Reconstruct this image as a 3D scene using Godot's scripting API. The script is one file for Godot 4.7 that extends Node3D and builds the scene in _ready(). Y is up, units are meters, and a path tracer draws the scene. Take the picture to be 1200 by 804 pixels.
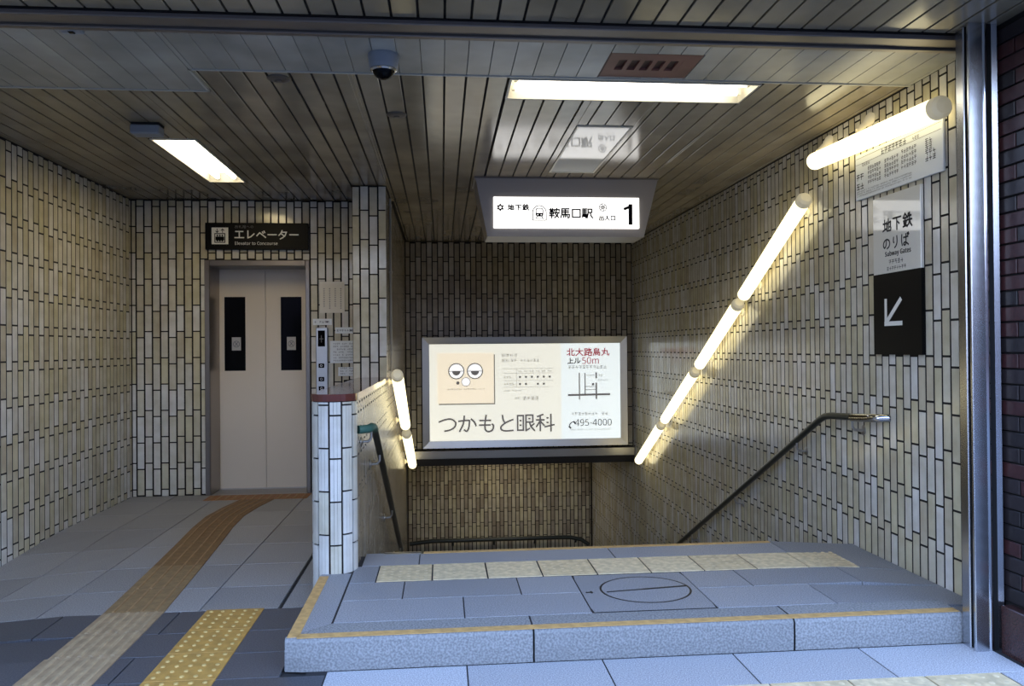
extends Node3D

# ------------------------------------------------------------------ camera, sky, exposure
const EYE := Vector3(0.0, 1.31, 0.0)
const FOCAL := 912.0
const CEIL := 2.694
const LAMP_TINT := Color(1.0, 0.93, 0.71)
const PANEL_GLOW := 6.0
const TUBE_TINT := Color(1.0, 0.945, 0.75)
const TUBE_GLOW := 2.6
const SKY_ENERGY := 6.6

var rng := RandomNumberGenerator.new()
var cam: Camera3D
var cam_inv: Transform3D
var names := {}
var mats := {}
var tile_mats := []
var mesh_cache := {}
var glyphs := {}


func setup_view() -> void:
	cam = Camera3D.new()
	cam.name = "camera"
	var yaw := deg_to_rad(5.138)
	var pitch := deg_to_rad(0.411)
	var roll := deg_to_rad(0.492)
	var fwd := Vector3(sin(yaw) * cos(pitch), sin(pitch), -cos(yaw) * cos(pitch))
	var r0 := Vector3(cos(yaw), 0, sin(yaw))
	var u0 := r0.cross(fwd)
	var r := r0 * cos(roll) - u0 * sin(roll)
	var u := u0 * cos(roll) + r0 * sin(roll)
	cam.transform = Transform3D(Basis(r, u, -fwd), EYE)
	cam.fov = rad_to_deg(2.0 * atan(402.0 / FOCAL))
	cam.near = 0.05
	cam.far = 200.0
	add_child(cam)
	cam.current = true
	cam_inv = cam.transform.affine_inverse()
	var sky_mat := ProceduralSkyMaterial.new()
	sky_mat.sky_top_color = Color(0.60, 0.735, 0.97)
	sky_mat.sky_horizon_color = Color(0.93, 0.945, 0.97)
	sky_mat.ground_bottom_color = Color(0.30, 0.31, 0.34)
	sky_mat.ground_horizon_color = Color(0.45, 0.48, 0.53)
	var sky := Sky.new()
	sky.sky_material = sky_mat
	var env := Environment.new()
	env.background_mode = Environment.BG_SKY
	env.sky = sky
	env.background_energy_multiplier = SKY_ENERGY
	env.tonemap_mode = Environment.TONE_MAPPER_LINEAR
	env.tonemap_exposure = 1.0
	env.sdfgi_enabled = true
	env.ssao_enabled = true
	env.ssil_enabled = true
	var we := WorldEnvironment.new()
	we.name = "world"
	we.environment = env
	add_child(we)


# ------------------------------------------------------------------ mesh building
class MB:
	var v := PackedVector3Array()
	var n := PackedVector3Array()

	func quad(a: Vector3, b: Vector3, c: Vector3, d: Vector3) -> void:   # counter-clockwise seen from the front
		var nn := (b - a).cross(c - a)
		if nn.length_squared() < 1e-16:
			nn = (c - a).cross(d - a)
		nn = nn.normalized()
		for p in [a, c, b, a, d, c]:
			v.append(p)
			n.append(nn)

	func tri(a: Vector3, b: Vector3, c: Vector3) -> void:
		var nn := (b - a).cross(c - a).normalized()
		for p in [a, c, b]:
			v.append(p)
			n.append(nn)

	func squad(a: Vector3, b: Vector3, c: Vector3, d: Vector3, na: Vector3, nb: Vector3, nc: Vector3, nd: Vector3) -> void:
		v.append(a); v.append(c); v.append(b); v.append(a); v.append(d); v.append(c)
		n.append(na); n.append(nc); n.append(nb); n.append(na); n.append(nd); n.append(nc)

	func box(lo: Vector3, hi: Vector3) -> void:
		hexa([Vector3(lo.x, lo.y, lo.z), Vector3(hi.x, lo.y, lo.z), Vector3(hi.x, hi.y, lo.z), Vector3(lo.x, hi.y, lo.z),
			Vector3(lo.x, lo.y, hi.z), Vector3(hi.x, lo.y, hi.z), Vector3(hi.x, hi.y, hi.z), Vector3(lo.x, hi.y, hi.z)])

	func hexa(p: Array) -> void:   # 0..3 back (z low) counter-clockwise from the front, 4..7 front
		quad(p[4], p[5], p[6], p[7])
		quad(p[1], p[0], p[3], p[2])
		quad(p[0], p[4], p[7], p[3])
		quad(p[5], p[1], p[2], p[6])
		quad(p[7], p[6], p[2], p[3])
		quad(p[0], p[1], p[5], p[4])

	func bevel_box(lo: Vector3, hi: Vector3, b: float) -> void:   # a box whose twelve edges are chamfered
		var c := (lo + hi) * 0.5
		var h := (hi - lo) * 0.5
		b = minf(b, minf(h.x, minf(h.y, h.z)) * 0.9)
		var i := h - Vector3(b, b, b)
		for s in [-1.0, 1.0]:
			_face(c, Vector3(s * h.x, 0, 0), Vector3(0, i.y, 0), Vector3(0, 0, i.z) * s)
			_face(c, Vector3(0, s * h.y, 0), Vector3(0, 0, i.z), Vector3(i.x, 0, 0) * s)
			_face(c, Vector3(0, 0, s * h.z), Vector3(i.x, 0, 0), Vector3(0, i.y, 0) * s)
			for t in [-1.0, 1.0]:
				_strip(c, Vector3(s * h.x, t * i.y, 0), Vector3(s * i.x, t * h.y, 0), Vector3(0, 0, i.z))
				_strip(c, Vector3(0, s * h.y, t * i.z), Vector3(0, s * i.y, t * h.z), Vector3(i.x, 0, 0))
				_strip(c, Vector3(t * i.x, 0, s * h.z), Vector3(t * h.x, 0, s * i.z), Vector3(0, i.y, 0))
				for q in [-1.0, 1.0]:
					var a1 := c + Vector3(s * h.x, t * i.y, q * i.z)
					var a2 := c + Vector3(s * i.x, t * h.y, q * i.z)
					var a3 := c + Vector3(s * i.x, t * i.y, q * h.z)
					if (a2 - a1).cross(a3 - a1).dot(a1 - c) > 0:
						tri(a1, a2, a3)
					else:
						tri(a1, a3, a2)

	func _face(c: Vector3, o: Vector3, a: Vector3, b: Vector3) -> void:
		quad(c + o - a - b, c + o + a - b, c + o + a + b, c + o - a + b)

	func _strip(c: Vector3, p: Vector3, q: Vector3, w: Vector3) -> void:
		var a := c + p - w
		var b := c + q - w
		var d := c + p + w
		var e := c + q + w
		if (b - a).cross(d - a).dot(p + q) > 0:
			quad(a, b, e, d)
		else:
			quad(a, d, e, b)

	func tile(w: float, h: float, d: float, b: float) -> void:   # a slab standing on z = 0, its face towards +z, face edges chamfered
		var x := w * 0.5
		var y := h * 0.5
		b = minf(b, minf(x, y) * 0.5)
		var f := [Vector3(-x + b, -y + b, d), Vector3(x - b, -y + b, d), Vector3(x - b, y - b, d), Vector3(-x + b, y - b, d)]
		var m := [Vector3(-x, -y, d - b), Vector3(x, -y, d - b), Vector3(x, y, d - b), Vector3(-x, y, d - b)]
		quad(f[0], f[1], f[2], f[3])
		for k in 4:
			var j := (k + 1) % 4
			quad(m[k], m[j], f[j], f[k])
			quad(Vector3(m[k].x, m[k].y, 0), Vector3(m[j].x, m[j].y, 0), m[j], m[k])

	func add(o: MB, t: Transform3D) -> void:
		for k in o.v.size():
			v.append(t * o.v[k])
			n.append((t.basis * o.n[k]).normalized())

	func tube(pts: Array, r: float, sides := 12, cap := true) -> void:
		var rings := []
		var norms := []
		var ref := Vector3.ZERO
		for k in pts.size():
			var t: Vector3
			if k == 0:
				t = (pts[1] - pts[0]).normalized()
			elif k == pts.size() - 1:
				t = (pts[k] - pts[k - 1]).normalized()
			else:
				t = ((pts[k] - pts[k - 1]).normalized() + (pts[k + 1] - pts[k]).normalized()).normalized()
			if k == 0:
				ref = t.cross(Vector3.UP if absf(t.y) < 0.9 else Vector3.RIGHT).normalized()
			ref = (ref - t * ref.dot(t)).normalized()
			var s := t.cross(ref)
			var ring := []
			var nn := []
			for j in sides:
				var a := TAU * j / sides
				var o := ref * cos(a) + s * sin(a)
				ring.append(pts[k] + o * r)
				nn.append(o)
			rings.append(ring)
			norms.append(nn)
		for k in pts.size() - 1:
			for j in sides:
				var i := (j + 1) % sides
				squad(rings[k][j], rings[k][i], rings[k + 1][i], rings[k + 1][j], norms[k][j], norms[k][i], norms[k + 1][i], norms[k + 1][j])
		if cap:
			var e := pts.size() - 1
			for j in sides:
				var i := (j + 1) % sides
				tri(pts[0], rings[0][i], rings[0][j])
				tri(pts[e], rings[e][j], rings[e][i])

	func lathe(o: Vector3, axis: Vector3, prof: Array, sides := 20) -> void:   # profile of Vector2(radius, height along the axis)
		var t := axis.normalized()
		var r := t.cross(Vector3.UP if absf(t.y) < 0.9 else Vector3.RIGHT).normalized()
		var s := t.cross(r)
		for k in prof.size() - 1:
			var p: Vector2 = prof[k]
			var q: Vector2 = prof[k + 1]
			var dn := Vector2(q.y - p.y, p.x - q.x).normalized()
			for j in sides:
				var a := TAU * j / sides
				var b := TAU * (j + 1) / sides
				var oa := r * cos(a) + s * sin(a)
				var ob := r * cos(b) + s * sin(b)
				var na := oa * dn.x + t * dn.y
				var nb := ob * dn.x + t * dn.y
				squad(o + oa * p.x + t * p.y, o + ob * p.x + t * p.y, o + ob * q.x + t * q.y, o + oa * q.x + t * q.y, na, nb, nb, na)

	func flat_poly(pts: Array, z: float) -> void:   # convex outline in the xy plane, counter-clockwise
		for k in range(1, pts.size() - 1):
			tri(Vector3(pts[0].x, pts[0].y, z), Vector3(pts[k].x, pts[k].y, z), Vector3(pts[k + 1].x, pts[k + 1].y, z))

	func disc(c: Vector2, r: float, z: float, a0 := 0.0, a1 := TAU, sides := 28) -> void:
		var pts := []
		for k in sides + (0 if is_equal_approx(a1 - a0, TAU) else 1):
			var a := a0 + (a1 - a0) * k / sides
			pts.append(c + Vector2(cos(a), sin(a)) * r)
		flat_poly(pts, z)

	func ring(c: Vector2, r0: float, r1: float, z: float, sides := 32) -> void:
		for k in sides:
			var a := TAU * k / sides
			var b := TAU * (k + 1) / sides
			var ea := Vector3(cos(a), sin(a), 0)
			var eb := Vector3(cos(b), sin(b), 0)
			var o := Vector3(c.x, c.y, z)
			quad(o + ea * r0, o + ea * r1, o + eb * r1, o + eb * r0)

	func rect(x0: float, y0: float, x1: float, y1: float, z: float) -> void:
		quad(Vector3(x0, y0, z), Vector3(x1, y0, z), Vector3(x1, y1, z), Vector3(x0, y1, z))

	var stack := 0

	func line(a: Vector2, b: Vector2, w: float, z: float) -> void:
		stack = (stack + 1) % 20
		z += stack * 0.00003   # overlapping strokes never share a plane
		var t := (b - a).normalized()
		if t == Vector2.ZERO:
			t = Vector2.RIGHT
		var s := Vector2(-t.y, t.x) * w * 0.5
		var p := a - t * w * 0.45
		var q := b + t * w * 0.45
		quad(Vector3(p.x - s.x, p.y - s.y, z), Vector3(q.x - s.x, q.y - s.y, z), Vector3(q.x + s.x, q.y + s.y, z), Vector3(p.x + s.x, p.y + s.y, z))

	func mesh() -> ArrayMesh:
		var m := ArrayMesh.new()
		into(m)
		return m

	func into(m: ArrayMesh) -> void:
		if v.is_empty():
			return
		var a := []
		a.resize(Mesh.ARRAY_MAX)
		a[Mesh.ARRAY_VERTEX] = v
		a[Mesh.ARRAY_NORMAL] = n
		m.add_surface_from_arrays(Mesh.PRIMITIVE_TRIANGLES, a)


# ------------------------------------------------------------------ naming and placing
func numbered(called: String) -> String:
	var k: int = names.get(called, 0)
	names[called] = k + 1
	return called if k == 0 else "%s_%03d" % [called, k]


func tag(o: Node, label: String, category: String, group := "") -> Node:
	o.set_meta("label", label)
	o.set_meta("category", category)
	if group:
		o.set_meta("group", group)
	return o


func thing(called: String, label: String, category: String, at := Vector3.ZERO, group := "") -> Node3D:
	var o := Node3D.new()
	o.name = numbered(called)
	o.position = at
	add_child(o)
	tag(o, label, category, group)
	return o


func struct(called: String, label: String, category: String, at := Vector3.ZERO) -> Node3D:
	var o := Node3D.new()
	o.name = called
	o.position = at
	add_child(o)
	tag(o, label, category)
	o.set_meta("kind", "structure")
	return o


func put(mesh: Mesh, m: Material, called: String, parent: Node, t := Transform3D.IDENTITY) -> MeshInstance3D:
	var o := MeshInstance3D.new()
	var k: int = parent.get_meta("n_" + called, 0)
	parent.set_meta("n_" + called, k + 1)
	o.name = called if k == 0 else "%s_%03d" % [called, k]
	o.mesh = mesh
	o.material_override = m
	o.transform = t
	parent.add_child(o, true)
	return o


func part(mb: MB, m: Material, called: String, parent: Node) -> MeshInstance3D:
	return put(mb.mesh(), m, called, parent)


func box_part(lo: Vector3, hi: Vector3, m: Material, called: String, parent: Node, bevel := 0.0) -> MeshInstance3D:
	var b := MB.new()
	if bevel > 0.0:
		b.bevel_box(lo, hi, bevel)
	else:
		b.box(lo, hi)
	return part(b, m, called, parent)


# ------------------------------------------------------------------ materials
func mat(called: String, c: Color, rough := 0.6, metal := 0.0) -> StandardMaterial3D:
	var m := StandardMaterial3D.new()
	m.resource_name = called
	m.albedo_color = c
	m.roughness = rough
	m.metallic = metal
	mats[called] = m
	return m


func c8(r: int, g: int, b: int) -> Color:
	return Color8(r, g, b)


func noise_tex(seed_: int, freq: float, lo: Color, hi: Color, size := 512, octaves := 4, mid := 0.5) -> NoiseTexture2D:
	var n := FastNoiseLite.new()
	n.seed = seed_
	n.noise_type = FastNoiseLite.TYPE_SIMPLEX_SMOOTH
	n.frequency = freq
	n.fractal_octaves = octaves
	var g := Gradient.new()
	g.offsets = PackedFloat32Array([mid - 0.3, mid, mid + 0.3])
	g.colors = PackedColorArray([lo, lo.lerp(hi, 0.5), hi])
	var t := NoiseTexture2D.new()
	t.width = size
	t.height = size
	t.seamless = true
	t.noise = n
	t.color_ramp = g
	return t


func bump_tex(seed_: int, freq: float, size := 512, octaves := 4) -> NoiseTexture2D:
	var n := FastNoiseLite.new()
	n.seed = seed_
	n.frequency = freq
	n.fractal_octaves = octaves
	var t := NoiseTexture2D.new()
	t.width = size
	t.height = size
	t.seamless = true
	t.noise = n
	return t


func textured(m: StandardMaterial3D, t: Texture2D, scale: float, bump: Texture2D = null, bump_cm := 0.05) -> StandardMaterial3D:
	m.albedo_texture = t
	m.uv1_triplanar = true
	m.uv1_world_triplanar = true
	m.uv1_scale = Vector3(scale, scale, scale)
	if bump:
		m.heightmap_enabled = true
		m.heightmap_texture = bump
		m.heightmap_scale = bump_cm
	return m


func glow(called: String, c: Color, e: float) -> StandardMaterial3D:
	var m := mat(called, c, 0.5)
	m.emission_enabled = true
	m.emission = c
	m.emission_energy_multiplier = e
	return m


func make_materials() -> void:
	var glaze := noise_tex(3, 0.01, Color(0.92, 0.91, 0.89), Color(1, 1, 1), 512, 5, 0.45)
	var tints := [c8(206, 201, 187), c8(202, 196, 176), c8(198, 190, 160), c8(212, 209, 200), c8(194, 186, 160), c8(204, 199, 184), c8(190, 181, 158)]
	for k in tints.size():
		var m := mat("glazed_tile_%d" % k, tints[k], 0.13)
		textured(m, glaze, 1.1)
		tile_mats.append(m)
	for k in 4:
		var m := mat("stair_tile_%d" % k, [c8(160, 149, 130), c8(148, 136, 114), c8(166, 157, 140), c8(140, 129, 112)][k], 0.2)  # browner copies of the glazed tile, stairwell dimness put into the colour
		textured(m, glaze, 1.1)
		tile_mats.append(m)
	mat("grout", c8(26, 22, 19), 0.95)
	textured(mats.grout, noise_tex(9, 0.05, Color(0.7, 0.7, 0.7), Color(1, 1, 1), 256), 2.0)
	var speck := noise_tex(21, 0.18, Color(0.66, 0.66, 0.68), Color(1.0, 1.0, 1.0), 512, 3, 0.5)
	var speck2 := noise_tex(22, 0.02, Color(0.86, 0.86, 0.87), Color(1.0, 1.0, 1.0), 512, 8, 0.5)
	var chip := noise_tex(24, 0.07, Color(0.72, 0.73, 0.73), Color(1.0, 1.0, 1.0), 1024, 7, 0.44)
	var pits := bump_tex(23, 0.12, 512, 4)
	for k in 4:
		var f := [1.0, 0.97, 1.03, 0.95][k] as float
		textured(mat("light_paver_%d" % k, Color(0.66 * f, 0.655 * f, 0.64 * f), 0.42), speck, 1.3, pits, 0.02)
		textured(mat("dark_paver_%d" % k, Color(0.34 * f, 0.345 * f, 0.36 * f), 0.45), speck, 1.3, pits, 0.02)
		textured(mat("granite_%d" % k, Color(0.64 * f, 0.645 * f, 0.65 * f), 0.5), speck, 1.5, pits, 0.03)
		textured(mat("front_paver_%d" % k, Color(0.78 * f, 0.785 * f, 0.79 * f), 0.5), speck, 1.5, pits, 0.03)  # granite lightened to put in the brighter daylight on the front rows
		textured(mat("kerb_stone_%d" % k, Color(0.57 * f, 0.57 * f, 0.565 * f), 0.75), chip, 1.1, pits, 0.10)
	textured(mat("joint_mortar", c8(40, 38, 38), 0.95), speck2, 2.0)
	textured(mat("asphalt", c8(96, 97, 100), 0.9), speck, 0.8)
	textured(mat("yellow_line", c8(200, 160, 98), 0.7), speck2, 2.0)
	textured(mat("cream_tactile", c8(222, 202, 160), 0.75), speck2, 2.0)
	textured(mat("cream_tactile_worn", c8(214, 193, 150), 0.8), speck2, 1.4)
	textured(mat("ochre_tactile", c8(128, 98, 60), 0.65), speck2, 1.4)
	textured(mat("ochre_tactile_worn", c8(144, 118, 80), 0.65), speck2, 1.4)
	textured(mat("ochre_bar", c8(160, 128, 86), 0.6), speck2, 1.4)
	textured(mat("ochre_bar_old", c8(176, 154, 118), 0.7), speck2, 1.4)
	textured(mat("ochre_tactile_old", c8(162, 138, 104), 0.7), speck2, 1.4)
	textured(mat("orange_tactile", c8(158, 106, 52), 0.6), speck2, 1.4)
	textured(mat("yellow_tactile", c8(188, 144, 70), 0.62), speck2, 1.2)
	textured(mat("yellow_stud", c8(206, 174, 104), 0.6), speck2, 1.2)
	var film := noise_tex(31, 0.006, Color(0.86, 0.86, 0.86), Color(1, 1, 1), 512, 4, 0.5)
	for k in 3:
		var f := [1.0, 0.95, 1.04][k] as float
		textured(mat("ceiling_plank_%d" % k, Color(0.585 * f, 0.54 * f, 0.455 * f), 0.16), film, 0.5)
		textured(mat("panel_plank_%d" % k, Color(0.66 * f, 0.66 * f, 0.63 * f), 0.26), film, 0.5)
	mat("void_black", c8(14, 12, 11), 0.95)
	mat("shadow_gap", c8(24, 20, 17), 0.9)
	mat("facade", c8(120, 108, 112), 0.85)
	mat("plaster", c8(120, 115, 105), 0.9)
	mat("panel_edge", c8(170, 170, 162), 0.35)
	mat("bronze_track", c8(112, 104, 98), 0.32, 0.45)
	mat("bronze_dark", c8(36, 33, 31), 0.5, 0.6)
	mat("steel", c8(196, 198, 202), 0.24, 1.0)
	mat("steel_polished", c8(206, 208, 212), 0.1, 1.0)
	mat("steel_dull", c8(176, 173, 168), 0.34, 0.9)
	mat("lift_door", c8(212, 198, 176), 0.36)
	mat("lift_jamb", c8(150, 140, 128), 0.3, 0.85)
	mat("black_glass", c8(9, 10, 13), 0.08).metallic_specular = 0.22
	mat("black_sign", c8(9, 9, 10), 0.45).metallic_specular = 0.25
	mat("sign_white", c8(222, 222, 216), 0.4)
	mat("sign_case", c8(156, 150, 146), 0.4, 0.1)
	mat("door_frame", c8(128, 120, 112), 0.3, 0.85)
	mat("ink", c8(24, 24, 30), 0.7)
	mat("ink_grey", c8(104, 102, 104), 0.7)
	mat("ink_faint", c8(176, 172, 166), 0.8)
	mat("ink_red", c8(140, 36, 48), 0.7)
	mat("paper", c8(214, 208, 196), 0.7)
	mat("paper_white", c8(222, 226, 228), 0.6)
	mat("paper_ink", c8(98, 100, 110), 0.8)
	mat("gloss_white", c8(214, 214, 208), 0.05)
	mat("gloss_grey", c8(214, 212, 202), 0.04).metallic_specular = 0.8
	mat("lamp_metal", c8(196, 190, 172), 0.4)
	glow("lamp_cap", Color(0.86, 0.82, 0.70), 0.28)
	glow("reflector", Color(0.98, 0.975, 0.945), 1.25)  # trough brightness from the tubes put in as its own glow
	textured(mat("vent_brown", c8(134, 88, 74), 0.5), film, 1.0)
	mat("vent_dark", c8(70, 42, 34), 0.6)
	mat("cap_brown", c8(92, 50, 42), 0.08)
	mat("cap_side", c8(196, 182, 158), 0.2)
	mat("rail_dark", c8(46, 50, 44), 0.36, 0.3)
	mat("rail_green", c8(52, 96, 84), 0.5)
	mat("camera_grey", c8(128, 134, 140), 0.4)
	mat("detector", c8(86, 78, 70), 0.5)
	mat("conduit_grey", c8(150, 146, 138), 0.4)
	for k in 4:
		textured(mat("brick_%d" % k, [c8(64, 36, 36), c8(44, 37, 38), c8(68, 38, 37), c8(38, 33, 34)][k], 0.4), speck2, 3.0)
	textured(mat("brick_granite", c8(74, 50, 46), 0.25), speck, 1.2)
	glow("panel_light", Color(1.0, 0.975, 0.90), PANEL_GLOW)
	glow("tube_light", TUBE_TINT, TUBE_GLOW)
	mat("ink_sign", c8(20, 20, 26), 0.9).metallic_specular = 0.1
	glow("sign_face", Color(1, 0.99, 0.97), 1.6)
	glow("poster_cream", Color(0.965, 0.96, 0.91), 0.75)
	glow("poster_white", Color(0.94, 0.975, 0.98), 0.78)
	glow("poster_peach", Color(0.97, 0.92, 0.825), 0.80)
	glow("poster_eye", Color(1, 1, 1), 0.85)
	glow("print_grey", Color(0.42, 0.41, 0.41), 0.55)
	glow("print_dark", Color(0.30, 0.30, 0.31), 0.5)
	glow("print_red", Color(0.58, 0.18, 0.24), 0.8)
	glow("print_faint", Color(0.52, 0.51, 0.49), 0.5)


# ------------------------------------------------------------------ surfaces laid with pieces
func cut(rects: Array, hole: Rect2) -> Array:
	var out := []
	for r: Rect2 in rects:
		if not r.intersects(hole):
			out.append(r)
			continue
		var x0 := r.position.x
		var x1 := r.end.x
		var y0 := r.position.y
		var y1 := r.end.y
		if hole.position.x > x0:
			out.append(Rect2(x0, y0, hole.position.x - x0, y1 - y0))
			x0 = hole.position.x
		if hole.end.x < x1:
			out.append(Rect2(hole.end.x, y0, x1 - hole.end.x, y1 - y0))
			x1 = hole.end.x
		if hole.position.y > y0:
			out.append(Rect2(x0, y0, x1 - x0, hole.position.y - y0))
		if hole.end.y < y1:
			out.append(Rect2(x0, hole.end.y, x1 - x0, y1 - hole.end.y))
	return out


func seen_size(p: Vector3, nrm: Vector3, area: float) -> float:
	var q := cam_inv * p
	if q.z > -0.3:
		return 0.0
	var x := 600.0 + FOCAL * q.x / -q.z
	var y := 402.0 - FOCAL * q.y / -q.z
	if x < -25 or x > 1225 or y < -25 or y > 829:
		return 0.0
	var d := p - EYE
	return area * maxf(0.0, -nrm.dot(d.normalized())) / d.length_squared()


func piece_mesh(w: float, h: float, d: float, bevel: float) -> ArrayMesh:
	var key := "%d,%d,%d,%d" % [roundi(w * 2000), roundi(h * 2000), roundi(d * 2000), roundi(bevel * 10000)]
	if not mesh_cache.has(key):
		var b := MB.new()
		b.tile(roundi(w * 2000) / 2000.0, roundi(h * 2000) / 2000.0, d, bevel)
		mesh_cache[key] = b.mesh()
	return mesh_cache[key]


# Pieces given as [Rect2 in (u, v), material]; the 300 that show largest become parts, the rest one part of stuff.
func lay(parent: Node3D, o: Vector3, u: Vector3, v: Vector3, pieces: Array, called: String, depth: float, bevel: float, most := 300) -> void:
	var nrm := u.cross(v)
	var basis := Basis(u, v, nrm)
	var sized := []
	for p in pieces:
		var r: Rect2 = p[0]
		if r.size.x < 0.006 or r.size.y < 0.006:
			continue
		var c := o + u * r.get_center().x + v * r.get_center().y
		sized.append([seen_size(c, nrm, r.get_area()), sized.size(), c, r, p[1]])
	sized.sort_custom(func(a, b): return a[0] > b[0] if a[0] != b[0] else a[1] < b[1])
	var rest := {}
	for k in sized.size():
		var s = sized[k]
		var r: Rect2 = s[3]
		if k < most:
			put(piece_mesh(r.size.x, r.size.y, depth + rng.randf_range(-0.0004, 0.0004) * 0.0, bevel), s[4], called, parent, Transform3D(basis, s[2]))
		else:
			if not rest.has(s[4]):
				rest[s[4]] = MB.new()
			var b: MB = rest[s[4]]
			var x := r.size.x * 0.5
			var y := r.size.y * 0.5
			var f := []
			var g := []
			for e in [Vector2(-x, -y), Vector2(x, -y), Vector2(x, y), Vector2(-x, y)]:
				f.append(s[2] + u * e.x + v * e.y + nrm * depth)
				g.append(s[2] + u * e.x + v * e.y)
			b.quad(f[0], f[1], f[2], f[3])
			for j in 4:
				b.quad(g[j], g[(j + 1) % 4], f[(j + 1) % 4], f[j])
	if rest.size():
		var am := ArrayMesh.new()
		for m in rest:
			rest[m].into(am)
			am.surface_set_material(am.get_surface_count() - 1, m)
		var q := MeshInstance3D.new()
		q.name = called + "_field"
		q.mesh = am
		q.set_meta("kind", "stuff")
		parent.add_child(q, true)


# A wall of upright tiles: columns of one pitch from u0, joints of even columns at ja + k * vp, of odd ones at jb + k * vp.
func tile_pieces(u_lo: float, u_hi: float, v_lo: float, v_hi: float, u0: float, up: float, vp: float, ja: float, jb: float, gap: float, holes: Array, tones := [0, 1, 2, 3, 4, 5, 6]) -> Array:
	var out := []
	var first := floori((u_lo - u0) / up)
	var last := ceili((u_hi - u0) / up)
	for c in range(first, last):
		var x0 := maxf(u_lo, u0 + c * up + gap * 0.62)
		var x1 := minf(u_hi, u0 + (c + 1) * up - gap * 0.62)
		if x1 - x0 < 0.008:
			continue
		var j := ja if posmod(c, 2) == 0 else jb
		for k in range(floori((v_lo - j) / vp), ceili((v_hi - j) / vp)):
			var y0 := maxf(v_lo, j + k * vp + gap * 0.5)
			var y1 := minf(v_hi, j + (k + 1) * vp - gap * 0.5)
			if y1 - y0 < 0.008:
				continue
			var rects := [Rect2(x0, y0, x1 - x0, y1 - y0)]
			for h in holes:
				rects = cut(rects, h)
			var m: Material = tile_mats[tones[rng.randi() % tones.size()]]
			for r in rects:
				out.append([r, m])
	return out


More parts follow.
